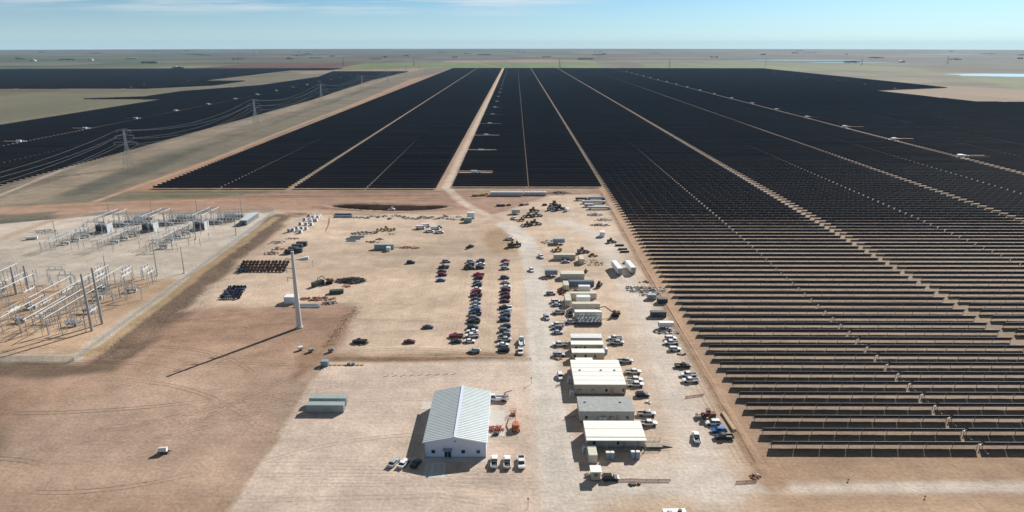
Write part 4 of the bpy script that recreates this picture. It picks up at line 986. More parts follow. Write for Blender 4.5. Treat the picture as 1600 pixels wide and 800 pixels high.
def stand(x, y, h, i, kind):
    b = MB().tube((0, 0, 0), (0, 0, h), .12, M_['galv'], n=5).box((0, 0, h), (.8, .3, .12), M_['galv'])
    ins = MB().tube((0, 0, h), (0, 0, h+1.7), .15, M_['porc'], n=7).tube((0, 0, h+.5), (0, 0, h+.7), .23, M_['porc'], n=7).tube((0, 0, h+1.1), (0, 0, h+1.3), .23, M_['porc'], n=7)
    thing('insulator_stand', f"thin steel stand with a grey insulator, {nth(i)} from the right {kind}", 'insulator stand', (x, y, 0), 0, 'insulator stands of the substation', [('post', b), ('insulator', ins)])
pts = sorted([(-180-rs.random()*88, 256+rs.random()*72) for _ in range(120)], reverse=True)
for i, (x, y) in enumerate(pts): stand(x, y, rs.uniform(2.6, 5.0), i+1, 'in the near switchyard')
pts = sorted([(-186-rs.random()*90, 375+rs.random()*72) for _ in range(100)], reverse=True)
for i, (x, y) in enumerate(pts): stand(x, y, rs.uniform(2.6, 5.5), i+1, 'around the power transformers')
for i, (xt, yt) in enumerate([(-264, 421), (-236, 424), (-205, 428)]):
    w_ = ['left', 'middle', 'right'][i]; b = MB()
    for s in (-3, 3):
        for q in (0, 24): b.tube((s, q, 0), (s, q, 9.5), .2, M_['galv'], n=6)
        b.tube((s, 0, 9.5), (s, 24, 9.5), .2, M_['galvl'], n=6)
        for k in range(10): b.tube((s, k*2.4, 9.5), (s, k*2.4+2.4, 8.6), .08, M_['galvl'], n=4); b.tube((-3, k*2.4+1, 9.5), (3, k*2.4+1, 9.5), .1, M_['galvl'], n=4)
    wr = MB()
    for s in (-2, 0, 2): wr.tube((s, 0, 9.6), (s-3, -45, 6.4), .07, M_['wire'], n=4)
    thing('overhead_gantry', f"tall white gantry over the {w_} power transformer", 'gantry', (xt, yt-2, 0), R(-4), 'overhead gantries of the transformers', [('frame', b), ('conductors', wr)])
    for k in range(5): breaker(xt-2+2.2*k, yt+13, f"circuit breaker, {nth(k+1)} from the left behind the {w_} power transformer")
# front row of gantry between transformers and near yard (dark cluster around px 250,395)
hframe(-205, 378, 12, 5, R(10), 'switch frame in the middle of the substation near the right fence, nearer of two')
hframe(-200, 388, 12, 5, R(10), 'switch frame in the middle of the substation near the right fence, farther of two')
breaker(-207, 384, 'circuit breaker between the two middle switch frames of the substation')
# control house
cw = MB().box((0, 0, 1.7), (4.6, 22, 3.2), M_['tgrey']); cr_ = MB().box((0, 0, 3.42), (5.0, 22.4, .22), M_['wroof'])
thing('control_house', 'long narrow grey control house with pale roof inside the substation fence', 'building', (-180, 448, 0), 0, None, [('wall', cw), ('roof', cr_), ('door', MB().box((0, -11.05, 1.3), (1.1, .1, 2.2), M_['dark']))])
# chain link fences
def chain_mat():
    m = bpy.data.materials.new('chain_link'); m.use_nodes = True; t = m.node_tree; b = t.nodes['Principled BSDF']
    b.inputs['Base Color'].default_value = (.45, .47, .48, 1); b.inputs['Metallic'].default_value = .3; b.inputs['Roughness'].default_value = .5; b.inputs['Alpha'].default_value = .22
    return m
CL = chain_mat()
def fence(pts, label, step=4.0, h=2.2, m=None, pm='galv', name='chain_link_fence'):
    mesh = MB(); post = MB()
    for (ax, ay), (bx, by) in zip(pts, pts[1:]):
        l = math.hypot(bx-ax, by-ay); n = max(1, round(l/step))
        nx_, ny_ = -(by-ay)/l*.012, (bx-ax)/l*.012
        mesh.add([(ax-nx_, ay-ny_, .05), (bx-nx_, by-ny_, .05), (bx-nx_, by-ny_, h), (ax-nx_, ay-ny_, h), (ax+nx_, ay+ny_, .05), (bx+nx_, by+ny_, .05), (bx+nx_, by+ny_, h), (ax+nx_, ay+ny_, h)], [(0, 1, 2, 3), (5, 4, 7, 6), (3, 2, 6, 7)], m or CL)
        mesh.tube((ax, ay, h), (bx, by, h), .03, M_[pm], n=4)
        for k in range(n): post.tube((ax+(bx-ax)*k/n, ay+(by-ay)*k/n, 0), (ax+(bx-ax)*k/n, ay+(by-ay)*k/n, h+.1), .045, M_[pm], n=4)
    thing(name, label, 'fence', (0, 0, 0), 0, None, [('mesh', mesh), ('posts', post)])
fence([(-400, 234.5), (-167, 234.5)], 'chain link fence along the near side of the substation')
fence([(-167, 234.5), (-171.5, 476)], 'chain link fence along the right side of the substation')
fence([(-171.5, 476), (-294, 465), (-400, 420)], 'chain link fence along the far side of the substation')
NETM = M_['net']; NETM.node_tree.nodes['Principled BSDF'].inputs['Alpha'].default_value = .45
def pnet(q, label): fence(PX(*q), label, step=3, h=.7, m=NETM, pm='rust', name='orange_barrier_fence')
pnet([(962,752),(985,751),(1010,752),(1048,752)], 'faded orange barrier netting in front of the guard shed car')
pnet([(1150,755),(1183,753)], 'short orange barrier netting at the corner of the right yard')
pnet([(1071,622),(1100,618)], 'short orange barrier netting lying near the silt fence')
pnet([(882,655),(900,652)], 'orange netting corner left of the grey roofed office')
pnet([(516,340),(514,352),(510,361)], 'leaning red orange netting at the top of the laydown yard')
pnet([(868,605),(877,602)], 'orange netting scrap left of the big office')

# ------------------------------------------------------------------ yard clutter
def heap(px, py, w, d, h, ms, n, seed, label, name='scrap_pile', cat='pile', group=None, long_=1.6, rz=0.):
    """loose pile of beams, boards, boxes and lumps"""
    rr = random.Random(seed); b = MB()
    for i in range(n):
        a = rr.uniform(0, 6.28); q = rr.random()**.6; x = math.cos(a)*q*w/2; y = math.sin(a)*q*d/2; zt = h*(1-q)*rr.uniform(.4, 1)
        m = M_[rr.choice(ms)]; k = rr.random()
        if k < .5:
            l = rr.uniform(.5, 1)*long_; t = rr.uniform(0, 3.14); e = rr.uniform(-.3, .3)
            b.tube((x-math.cos(t)*l/2, y-math.sin(t)*l/2, max(.06, zt-e*l/2)), (x+math.cos(t)*l/2, y+math.sin(t)*l/2, max(.06, zt+e*l/2)), rr.uniform(.05, .14), m, n=4)
        else:
            s = rr.uniform(.25, .8); b.box((x, y, max(s*.3, zt)), (s*rr.uniform(.8, 1.8), s, s*rr.uniform(.4, .9)), m, rz=rr.uniform(0, 3), rx=rr.uniform(-.3, .3))
    X, Y = at(px, py); return solo(name, b, label, cat, (X, Y, 0), rz, group)
def rows_of(px0, py0, px1, py1, n, mk, label, name, cat, group, rz=0.):
    for i in range(n):
        u = i/max(1, n-1); X, Y = at(px0+(px1-px0)*u, py0+(py1-py0)*u)
        solo(name, mk(i), label.format(nth(i+1)), cat, (X, Y, 0), rz, group)
# black cable spool / module pallets: two long rows
sp_me = MB()
for s in (-.55, .55): sp_me.tube((0, s-.06, .85), (0, s+.06, .85), .85, M_['porcd'], n=12)
sp_me.tube((0, -.5, .85), (0, .5, .85), .45, M_['cdark'], n=10); sp_me = sp_me.mesh('cable_drum')
sp_bl = MB()
for s in (-.5, .5): sp_bl.tube((0, s-.06, .9), (0, s+.06, .9), .9, M_['bluep'], n=12)
sp_bl.tube((0, -.5, .9), (0, .5, .9), .4, M_['dark'], n=10); sp_bl = sp_bl.mesh('cable_drum')
for r_ in range(4):
    for c_ in range(13):
        X, Y = at(381+c_*5.7-r_*2.1, 411.5+r_*4.3)
        solo('cable_drum', sp_me, f"black cable drum, {nth(c_+1)} from the left in row {r_+1} of the black stack", 'cable drum', (X+rs.uniform(-.15, .15), Y, 0), R(rs.uniform(-25, 25)), 'black cable drums stacked in rows')
k = 0
for (px, py) in [(374,423),(379,421),(384,419),(376,427),(381,425),(386,423)] + [(348+6*c+2.8*(4-r)+rs.uniform(-1,1), 451+r*3.9) for r in range(5) for c in range(5)]:
    k += 1; X, Y = at(px, py)
    where = 'small group by the black stack' if k <= 6 else 'blue heap on open ground'
    solo('cable_drum', sp_bl, f"blue cable drum, {nth(k if k <= 6 else k-6)} from the far side of the {where}", 'cable drum', (X, Y, 0), R(rs.uniform(0, 180)), 'blue cable drums')
# pale crated equipment
cr_me = MB().box((0, 0, 1.1), (1.9, 1.9, 2.0), M_['wht']).box((0, 0, 2.12), (2.0, 2.0, .08), M_['galvl']).box((0, -.97, 1.0), (1.2, .05, 1.3), M_['steeld']).box((0, 0, .06), (2.0, 2.0, .12), M_['woodg']).mesh('equipment_crate')
pts = [(464+8*c+6.2*r2+rs.uniform(-1.4, 1.4), 358-6.6*r2+c*.4) for r2 in range(4) for c in range(3)] + [(489,341),(497,341),(494,346),(486,348),(470,364),(452,362),(458,361)]
for i, (px, py) in enumerate(pts):
    X, Y = at(px, py); solo('equipment_crate', cr_me, f"pale crated equipment block, {nth(i+1)} of the white cluster at the top left", 'crate', (X, Y, 0), R(rs.uniform(-15, 15)), 'pale crates in the laydown yard')
heap(466, 362, 9, 5, 1.0, ['steeld', 'galv', 'wht'], 30, 2, 'grey scrap spilled in front of the pale crates')
heap(434, 379, 11, 6, 1.1, ['woodg', 'wht', 'steeld', 'wood'], 45, 3, 'mixed pale lumber pile at the left edge of the laydown yard')
heap(456, 373, 9, 3, .8, ['dark', 'steeld'], 25, 4, 'dark flat pile beside the mixed lumber')
heap(434, 389, 8, 5, 1.6, ['redst', 'orange', 'wht'], 45, 5, 'red and white heap of netting left of the black boxes', long_=1.2)
heap(424, 396, 9, 7, 1.6, ['cgreen', 'dark', 'steeld', 'redst'], 60, 6, 'dark green heap beside the red and white netting')
for i, (px, py, l) in enumerate([(472,384,6),(465,388,6),(459,392,5.5),(452,396,4.5),(467,394,4)]):
    container(f"black metal box, {nth(i+1)} from the back of the black cluster in the laydown yard", at(px, py), l, 2.4, 2.4, 'cdark', group='black metal boxes')
b = MB(); b.loft([[(x, -w*s, .05), (x, -w*.6*s, hh), (x, w*.6*s, hh), (x, w*s, .05)] for x, w, hh, s in ((-3.6, .5, .15, 1), (-1.5, 1.3, .7, 1), (1.2, 1.7, 1.3, 1), (3.2, 1.6, 1.5, 1))], M_['wht'])
X, Y = at(473, 405); solo('tarpaulin', b, 'white tarpaulin covering a wedge shaped load beside the tall pole top', 'tarpaulin', (X, Y, 0), R(12))
heap(548, 439, 15, 10, 1.5, ['rebar'], 260, 7, 'large dark tangle of steel scrap in the laydown yard', long_=5)
heap(541, 448, 5, 3, .7, ['redst'], 22, 8, 'small red netting heap under the dark steel tangle')
heap(496, 467, 17, 5.5, .9, ['rust', 'redst'], 120, 9, 'flat red brown heap beside the white shed', long_=3)
heap(514, 474, 8, 5, 1.0, ['brush', 'woodg'], 60, 10, 'brown brush heap at the end of the red brown heap', long_=2)
for i, (px, py, l) in enumerate([(478,478,11),(479,481,12)]):
    b = MB()
    for k in range(5): b.tube((-l/2, k*.42, .22), (l/2, k*.42, .22), .2, M_['galv'], n=8)
    X, Y = at(px, py); solo('pipe_bundle', b, f"grey pipe bundle behind the tall pole, {['farther', 'nearer'][i]} one", 'pipes', (X, Y, 0), 0, 'pipe bundles')
def pipes(px, py, l, n, m, label, r=.22, rz=0.):
    b = MB()
    for k in range(n): b.tube((-l/2, k*r*2.05, r), (l/2, k*r*2.05, r), r, M_[m], n=8)
    for k in range(n-1): b.tube((-l/2+.3, (k+.5)*r*2.05, r*2.7), (l/2-.3, (k+.5)*r*2.05, r*2.7), r, M_[m], n=8)
    X, Y = at(px, py); solo('pipe_bundle', b, label, 'pipes', (X, Y, 0), rz, 'pipe bundles')
pipes(536, 340, 13, 5, 'blugrey', 'long blue grey pipe bundle at the top edge of the laydown yard', .3)
pipes(536, 336.5, 12, 4, 'cblue', 'dark pipe bundle behind the long blue grey one', .3)
pipes(558, 371, 9, 4, 'galv', 'pale pipe bundle below the white and red heap, farthest of three')
pipes(552, 374, 9, 4, 'galv', 'pale pipe bundle below the white and red heap, middle of three')
pipes(549, 377, 6, 3, 'galvl', 'pale pipe bundle below the white and red heap, nearest of three')
heap(566, 365, 15, 8, 2.0, ['wht', 'redst', 'steeld', 'dark', 'galvl'], 120, 12, 'big mixed heap with red netting and white boxes in the laydown yard')
heap(583, 363, 7, 5, 1.0, ['wht', 'galv'], 40, 13, 'pale boxes trailing right of the big mixed heap')
spw = MB()
for s in (-.5, .5): spw.tube((0, s-.06, .9), (0, s+.06, .9), .9, M_['wood'], n=12)
spw.tube((0, -.5, .9), (0, .5, .9), .55, M_['wht'], n=10); spw = spw.mesh('cable_drum')
for i, (px, py) in enumerate([(590,361),(596,360),(601,361),(606,360),(611,361),(616,360),(589,364),(603,357)]):
    X, Y = at(px, py); solo('cable_drum', spw, f"wooden cable drum with white winding, {nth(i+1)} from the left in the loose row", 'cable drum', (X, Y, 0), R(rs.uniform(-30, 30)), 'wooden cable drums')
heap(612, 366, 5, 3, .6, ['steeld', 'woodg'], 18, 14, 'small scrap patch below the wooden drums')
heap(582, 378.5, 9, 4, .9, ['rust', 'woodg', 'dark'], 40, 15, 'rusty scrap heap behind the middle grey container')
heap(593, 374, 5, 3, .9, ['rust', 'dark'], 25, 16, 'small rusty heap above the grey container')
heap(635, 387, 15, 4, .8, ['redst', 'orange', 'rust'], 60, 17, 'spread of red orange material right of the grey container')
heap(651, 388, 5, 2.5, .5, ['rust', 'woodg'], 18, 18, 'brown flat pieces at the end of the red material')
X, Y = at(607, 392); container('small white cabinet in front of the middle grey container', (X, Y), 2.2, 2.2, 2.3, 'wht', group=None, name='cabinet', cat='cabinet')
# assortment along the top edge of the laydown yard
rr = random.Random(31); k = 0
for px in list(range(556, 612, 9)) + list(range(618, 735, 7)):
    k += 1
    ms = rr.choice([['wht', 'galv', 'steeld'], ['woodg', 'wood'], ['cgreen', 'steeld', 'galv'], ['wht', 'blugrey'], ['dark', 'galv', 'rust']])
    heap(px, 339+rr.uniform(-2, 4), rr.uniform(3.5, 6.5), rr.uniform(3, 5), rr.uniform(.9, 1.8), ms, 26, 100+k, f"mixed material pile, {nth(k)} from the left along the far edge of the laydown yard", group='material piles along the far yard edge', long_=2.4)
container('tall white container box at the right end of the far yard edge piles', at(736, 341), 3.5, 5, 4.2, 'wht', name='storage_shed', cat='shed', group=None, rz=R(90))
X, Y = at(731, 347); container('dark container half hidden in front of the tall white box', (X, Y), 5, 3, 3, 'cgrey', group=None)
for i, (px, py) in enumerate([(743,306.5),(754,306),(757,304)]):
    b = MB().box((0, 0, 1.0), (5, 1.8, 1.2), M_['yellow']).box((0, 0, .3), (5.4, 1.9, .3), M_['dark']).box((0, 0, 1.65), (4.6, 1.6, .12), M_['wood'])
    X, Y = at(px, py); solo('material_rack', b, f"low yellow rack near the centre road, {nth(i+1)} from the left", 'rack', (X, Y, 0), 0, 'yellow racks')
for i, (px, py) in enumerate([(779,322),(786,322),(795,321),(815,321),(823,320),(851,321)]):
    b = MB().box((0, 0, .9), (3.0, 1.8, .9), M_[['cdark', 'cdark', 'wood', 'rust', 'wht', 'rust'][i]]).box((0, 0, .25), (3.2, 2, .4), M_['dark']).box((.3, 0, 1.45), (1.6, 1.2, .3), M_['woodg'])
    X, Y = at(px, py); solo('material_rack', b, f"low loaded rack, {nth(i+1)} from the left in the line above the road bend", 'rack', (X, Y, 0), R(5*i-8), 'loaded racks above the road bend')

# machines
def tracks(b, l=3.4, w=2.5):
    for s in (-1, 1):
        b.box((0, s*(w/2-.25), .45), (l-.7, .5, .8), M_['tyre'])
        for e in (-1, 1): b.tube((e*(l/2-.4), s*(w/2-.25)-.25, .45), (e*(l/2-.4), s*(w/2-.25)+.25, .45), .42, M_['tyre'], n=10)
def excavator(px, py, m, rz, label, reach=6.5):
    u = MB(); tracks(u); u.box((0, 0, .7), (1.6, 1.6, .5), M_['dark'])
    h = MB().box((-.6, 0, 1.55), (3.0, 2.4, 1.0), M_[m]).box((-1.6, 0, 1.75), (1.2, 2.5, 1.0), M_[m]); cb = MB().box((.5, .75, 2.2), (1.3, .9, 1.5), M_['glass']).box((.5, .75, 3.0), (1.4, 1.0, .1), M_[m])
    bo = MB().tube((.8, -.2, 1.6), (reach*.55, -.2, 4.4), .26, M_[m], .2, n=6).tube((reach*.55, -.2, 4.4), (reach, -.2, 3.3), .2, M_[m], .16, n=6)
    st = MB().tube((reach, -.2, 3.3), (reach-.4, -.2, .9), .18, M_[m], .14, n=6); bk = MB().box((reach-.7, -.2, .6), (.9, 1.1, .9), M_['steeld'], ry=.4)
    X, Y = at(px, py); return thing('excavator', label, 'excavator', (X, Y, 0), rz, None, [('undercarriage', u), ('house', h, [('cab', cb)]), ('boom', bo), ('stick', st), ('bucket', bk)])
excavator(961, 494, 'cgreen' if False else 'brush', R(176), 'olive brown excavator with its arm over the ground beside the front container', 8.5)
excavator(514, 443, 'brush', R(205), 'dark excavator beside the green roll-off near the scrap tangle', 5.5)
def loader(px, py, m, rz, label, s=1.0, name='wheel_loader', cat='loader'):
    b = MB().box((-1.1*s, 0, 1.5*s), (2.6*s, 1.9*s, 1.2*s), M_[m]).box((1.0*s, 0, 1.0*s), (1.8*s, 1.3*s, .7*s), M_[m])
    cb = MB().box((.1*s, 0, 2.5*s), (1.3*s, 1.4*s, 1.3*s), M_['glass']).box((.1*s, 0, 3.2*s), (1.4*s, 1.5*s, .12*s), M_[m])
    bk = MB().box((3.6*s, 0, .7*s), (.9*s, 2.5*s, .9*s), M_['steeld'], ry=.3); ar = MB()
    for q in (-.5, .5): ar.tube((.6*s, q*s, 1.7*s), (3.3*s, q*s, .8*s), .14*s, M_[m], n=5)
    X, Y = at(px, py); o = thing(name, label, cat, (X, Y, 0), rz, None, [('body', b), ('cab', cb), ('bucket', bk), ('lift_arm', ar)])
    for x in (-1.6, 1.5):
        for q in (-1, 1): w = link('wheel', W_[.75], o, (x*s, q*1.05*s, .75*s)); w.scale = (s, s, s)
loader(860, 328, 'steeld', R(60), 'dark loader, left of the black machines in the upper yard', 1.2)
loader(866, 323, 'dark', R(110), 'black telescopic machine with raised body in the upper yard', 1.4)
loader(874, 328, 'dark', R(20), 'black loader, right of the black machines in the upper yard', 1.3)
loader(833, 331, 'brush', R(20), 'brown wheel loader, farthest of the brown machines beside the road', 1.1)
loader(826, 339, 'brush', R(160), 'brown wheel loader, left of the brown machines beside the road', 1.0)
loader(838, 338, 'woodg', R(10), 'grey brown wheel loader, right of the brown machines beside the road', 1.1)
loader(835, 351, 'brush', R(5), 'brown wheel loader nearest the road of the brown machines', 1.2)
loader(824, 353, 'dark', R(170), 'dark loader beside the brown one nearest the road', 1.0)
loader(815, 345, 'brush', R(170), 'small brown loader beside the white pickup near the road', .8)
loader(800, 386, 'cgreen', R(0), 'dark green machine in the hollow, nearer the camera than the pickup', 1.1)
loader(808, 385, 'brush', R(180), 'brown machine touching the dark green one in the hollow', 1.0)
loader(872, 392, 'yellow', R(180), 'yellow brown loader above the farthest cream container', .9)
loader(909, 395, 'steeld', R(15), 'grey loader behind the short end-on container', 1.1)
loader(936, 448, 'dark', R(70), 'dark loader at the right end of the dark blue container', .9)
loader(915, 426, 'dark', R(70), 'small dark loader behind the double cream container', .6)
loader(954, 379, 'dark', R(10), 'dark compact loader alone in the upper right yard', .9)
loader(1106, 653, 'maroon' if 'maroon' in M_ else 'rust', R(180), 'red brown tractor parked beside the white car', .95, 'tractor', 'tractor')
# orange boom lift and red telehandler attachment beside the white building
X, Y = at(806, 660)
u = MB().box((0, 0, .9), (2.0, 3.4, .7), M_['orange']); tt = MB().box((0, .2, 1.7), (1.7, 2.4, .9), M_['orange'])
bm = MB().tube((0, 1.2, 2.1), (.3, 6.0, 3.0), .22, M_['orange'], n=6).tube((.3, 6.0, 3.0), (-.3, 8.5, 1.6), .18, M_['orange'], n=6)
bk = MB()
for q in ((-.9,8.2),(.9,8.2),(-.9,9.6),(.9,9.6)): bk.tube((q[0]-.3, q[1], .5), (q[0]-.3, q[1], 1.9), .05, M_['orange'], n=4)
for z in (.5, 1.2, 1.9):
    for a, c in (((-1.2,8.2),(.6,8.2)),((.6,8.2),(.6,9.6)),((.6,9.6),(-1.2,9.6)),((-1.2,9.6),(-1.2,8.2))): bk.tube((*a, z), (*c, z), .05, M_['orange'], n=4)
bk.box((-.3, 8.9, .45), (1.9, 1.5, .1), M_['dark'])
o = thing('boom_lift', 'orange boom lift with folded boom on the pale pad right of the white building', 'boom lift', (X, Y-4.3, 0), R(3), None, [('chassis', u), ('turret', tt), ('boom', bm), ('basket', bk)])
for x in (-1.05, 1.05):
    for y in (-1.1, 1.1): w = link('wheel', W_[.5], o, (x, y, .5)); w.rotation_euler = (0, 0, R(90))
heap(773, 671, 7, 3.5, 1.5, ['redst', 'orange'], 60, 21, 'red orange frame heap against the right wall of the white building', long_=2.6)
heap(775, 679, 2.5, 1.6, .8, ['cgreen', 'dark'], 20, 22, 'small dark green heap in front of the red orange frames')
crane = MB().tube((0, 0, 1), (0, 0, 2.6), .18, M_['rust']).tube((0, 0, 2.6), (2.4, .3, 3.2), .14, M_['rust']).box((.4, 0, 1.3), (1.6, 1.6, .8), M_['woodg'])
X, Y = at(789, 624); solo('service_crane', crane, 'rusty loading crane standing behind the service truck', 'crane', (X, Y, 0), 0)

# flat loads with pale modules at the upper right of the yard
def flatload(px, py, l, m, label):
    b = MB().box((0, 0, .9), (l, 2.4, .2), M_['steeld']); ld = MB()
    n = int(l/2.2)
    for i in range(n): ld.box((-l/2+1.2+i*2.2, 0, 1.6), (2.0, 2.2, 1.2), M_[m])
    X, Y = at(px, py); o = thing('loaded_flatbed_trailer', label, 'trailer', (X, Y, 0), 0, 'loaded trailers at the field corner', [('deck', b), ('load', ld)])
    for x in (l/2-1, l/2-2.2, -l/2+1.5):
        for s in (-1, 1): link('wheel', W_[.5], o, (x, s*1.0, .5))
flatload(928, 318, 18, 'galvl', 'flat trailer with pale boxes, farther long one at the field corner')
flatload(937, 327, 17, 'galvl', 'flat trailer with pale boxes, nearer long one at the field corner')
flatload(932, 312, 14, 'blugrey', 'flat trailer with grey load behind the pale loaded ones')
flatload(909, 313, 10, 'cdark', 'flat trailer with dark load at the left of the pale loaded ones')
flatload(921, 323, 8, 'galv', 'short trailer with grey load left of the nearer long one')
heap(874, 302, 20, 7, 2.0, ['woodg', 'steeld', 'galv', 'dark'], 130, 23, 'long grey scrap heap right of the storage box rows', long_=4)
heap(930, 336, 12, 6, 1.7, ['galv', 'dark', 'wht', 'steeld'], 90, 24, 'grey and black scrap spread below the loaded trailers', long_=3)
heap(942, 344, 12, 6, 1.6, ['wht', 'galvl', 'steeld'], 80, 25, 'pale scrap spread right of the grey and black one', long_=3)
heap(938, 352, 13, 5, 1.2, ['woodg', 'steeld', 'dark'], 70, 26, 'brown grey scrap nearest the camera below the loaded trailers', long_=3)
container('white box standing at the end of a pale earth strip', at(941, 369), 4.5, 3.0, 3.0, 'wht', name='storage_shed', cat='shed', group=None, rz=R(80))
for i, (px, py) in enumerate([(968,384),(973,390),(976,394)]):
    b = MB().box((0, 0, .5), (5.0, 1.5, .9), M_['dark']).box((0, 0, 1.0), (4.6, 1.2, .12), M_['woodg'])
    X, Y = at(px, py); solo('material_bundle', b, f"dark flat bundle, {nth(i+1)} from the back of three beside the fence track", 'bundle', (X, Y, 0), R(4), 'dark bundles by the fence track')
heap(858, 379, 9, 10, .7, ['soil', 'wht', 'dark'], 70, 27, 'ring of pale spoil beside the blue grey trailer', name='spoil_heap')
heap(926, 411, 12, 12, .7, ['wood', 'woodg', 'soil'], 55, 28, 'scattered timber blocks right of the short cream container', long_=1.6)
heap(926, 400, 6, 4, 2.0, ['rust', 'dark'], 45, 29, 'dark rusty scrap mound behind the timber blocks', long_=2)
heap(878, 457, 4, 9, 1.7, ['rust', 'redst', 'dark'], 70, 30, 'dark rusty frames left of the end-on cream container', long_=3)
heap(896, 454, 5, 3, 1.0, ['rust', 'wood'], 30, 32, 'reddish brown heap under the dark blue container')
heap(851, 437, 3, 1.5, .5, ['rust'], 12, 33, 'rusty hitch frame left of the grey box trailer')
heap(1009, 453, 20, 11, 1.3, ['steeld', 'woodg', 'galv', 'brush'], 200, 34, 'wide grey rubble and pipe heap by the fence track', long_=2.5)
heap(1010, 461, 8, 3, .9, ['wht', 'redst'], 30, 35, 'pale and pink bags in front of the grey rubble')
heap(1026, 460, 5, 3, 1.5, ['dark', 'steeld'], 30, 36, 'dark scrap lump behind the grey equipment cube')
heap(1008, 441, 6, 2.5, .6, ['dark', 'rust'], 22, 37, 'dark flat patch of scrap behind the grey rubble')
heap(984, 449, 4, 3, 1.5, ['wht', 'redst'], 30, 38, 'white and pink wrapped lump alone left of the rubble')
heap(1042, 519, 12, 4, .9, ['wht', 'dark', 'steeld'], 50, 39, 'white and dark fittings spread below the enclosed trailer', long_=1.8)
heap(1065, 554, 3, 1.5, .9, ['dark', 'rust'], 14, 40, 'small dark lump at the silt fence')
heap(872, 561, 4, 1.2, .8, ['orange', 'wood'], 18, 41, 'orange barrier pieces in front of the silver car')
heap(1180, 745, 3, 2.4, 1.1, ['redst', 'woodg', 'soil'], 28, 42, 'reddish soil lump at the end of the silt fence')
heap(566, 536, 5, 5, .7, ['brushg', 'brush'], 90, 43, 'olive brush heap right of the lone black pickup', name='brush_heap', cat='brush')
heap(1015, 629, 1.6, 1.2, .6, ['wood', 'wht'], 8, 44, 'tiny pale lump between the offices and the pickups')
# black equipment row: light towers / generators
def generator(px, py, i):
    b = MB().box((0, 0, 1.0), (1.9, 2.6, 1.4), M_['cdark']).box((0, 0, .35), (2.1, 2.8, .25), M_['galv'])
    ml = MB().tube((-.5, -1.4, 1.6), (.9, 1.4, 2.6), .09, M_['galvl'], n=5).box((.9, 1.4, 2.6), (.7, .3, .4), M_['lamp'])
    X, Y = at(px, py); o = thing('light_tower', f"black towable light tower with folded mast, {nth(i+1)} from the left in the black row", 'light tower', (X, Y, 0), R(rs.uniform(-12, 12)), 'black light towers in a row', [('body', b), ('mast', ml)])
    for s in (-1, 1): link('wheel', W_[.34], o, (s*1.0, 0, .34))
for i in range(12): generator(904+(i % 6)*6.1+(2 if i > 5 else 0), 502.5+(4.5 if i > 5 else 0), i)
# portable toilets
pt = MB().box((0, 0, 1.15), (1.15, 1.15, 2.2), M_['wht']).box((0, 0, 2.3), (1.22, 1.22, .14), M_['galvl'], taper=.8).mesh('cabin'); ptd = MB().box((0, -.6, 1.1), (.8, .06, 1.9), M_['blugrey']).mesh('door')
ptb = MB().box((0, 0, 1.15), (1.15, 1.15, 2.2), M_['blugrey']).box((0, 0, 2.3), (1.22, 1.22, .14), M_['wht'], taper=.8).mesh('cabin')
for px, py, c, lab in [(889.5,598,0,'white portable toilet in the shade left of the big office, farther one'),(893,619,0,'white portable toilet in the shade left of the big office, nearer one'),(913,707,0,'white portable toilet in the shade left of the nearest office'),
   (938,663,1,'blue grey portable toilet, left of two against the grey roofed office'),(945,663,1,'blue grey portable toilet, right of two against the grey roofed office'),
   (949,717,1,'blue grey portable toilet, first from the left before the nearest office'),(956,717,1,'blue grey portable toilet, second from the left before the nearest office'),
   (988,716,1,'blue grey portable toilet, third from the left before the nearest office'),(996,716,1,'blue grey portable toilet, rightmost before the nearest office')]:
    X, Y = at(px, py); thing('portable_toilet', lab, 'portable toilet', (X, Y, 0), 0, 'portable toilets by the offices', [('cabin', ptb if c else pt), ('door', ptd)])
X, Y = at(1003, 705); 
# guard shed
X, Y = at(931, 752)
thing('guard_shed', 'small pale guard shed with a window at the corner nearest the camera', 'shed', (X, Y+1.4, 0), 0, None, [('wall', MB().box((0, 0, 1.6), (2.5, 2.6, 2.6), M_['beige']).box((0, 0, .15), (2.7, 2.8, .3), M_['skirt'])), ('roof', MB().box((0, 0, 3.0), (3.1, 3.2, .18), M_['cream'])), ('window', MB().box((0, -1.33, 1.9), (1.1, .06, .9), M_['glass'])), ('step', MB().box((-1.7, -.3, .2), (.9, 1.1, .4), M_['woodg']))])
heap(918, 743, 2, 2, .8, ['wht', 'woodg'], 12, 45, 'pale bits leaning left of the guard shed')
heap(991, 757, 3.4, .8, .4, ['yellow', 'dark'], 12, 46, 'yellow and black barrier pieces on the orange netting line')
# tall water tank shape at right end of trailers (blue)
X, Y = at(944, 553); solo('water_tank', MB().tube((0, 0, 0), (0, 0, 2.4), 1.3, M_['blugrey'], n=14).tube((0, 0, 2.4), (0, 0, 2.7), 1.3, M_['blugrey'], .4, n=14), 'round blue grey tank at the right end of the cream trailers', 'tank', (X, Y, 0))
# plank stack along the silt fence
a = at(1129, 646); c = at(1148, 675); l = math.hypot(c[0]-a[0], c[1]-a[1]); b = MB()
for k in range(4): b.box((0, -.45+k*.3, .25), (l, .26, .3), M_['wood']); b.box((rs.uniform(-.4, .4), -.4+k*.3, .55), (l*.96, .26, .28), M_['wood'])
solo('plank_stack', b, 'long stack of pale planks beside the black pickup', 'planks', ((a[0]+c[0])/2, (a[1]+c[1])/2, 0), math.atan2(c[1]-a[1], c[0]-a[0]))
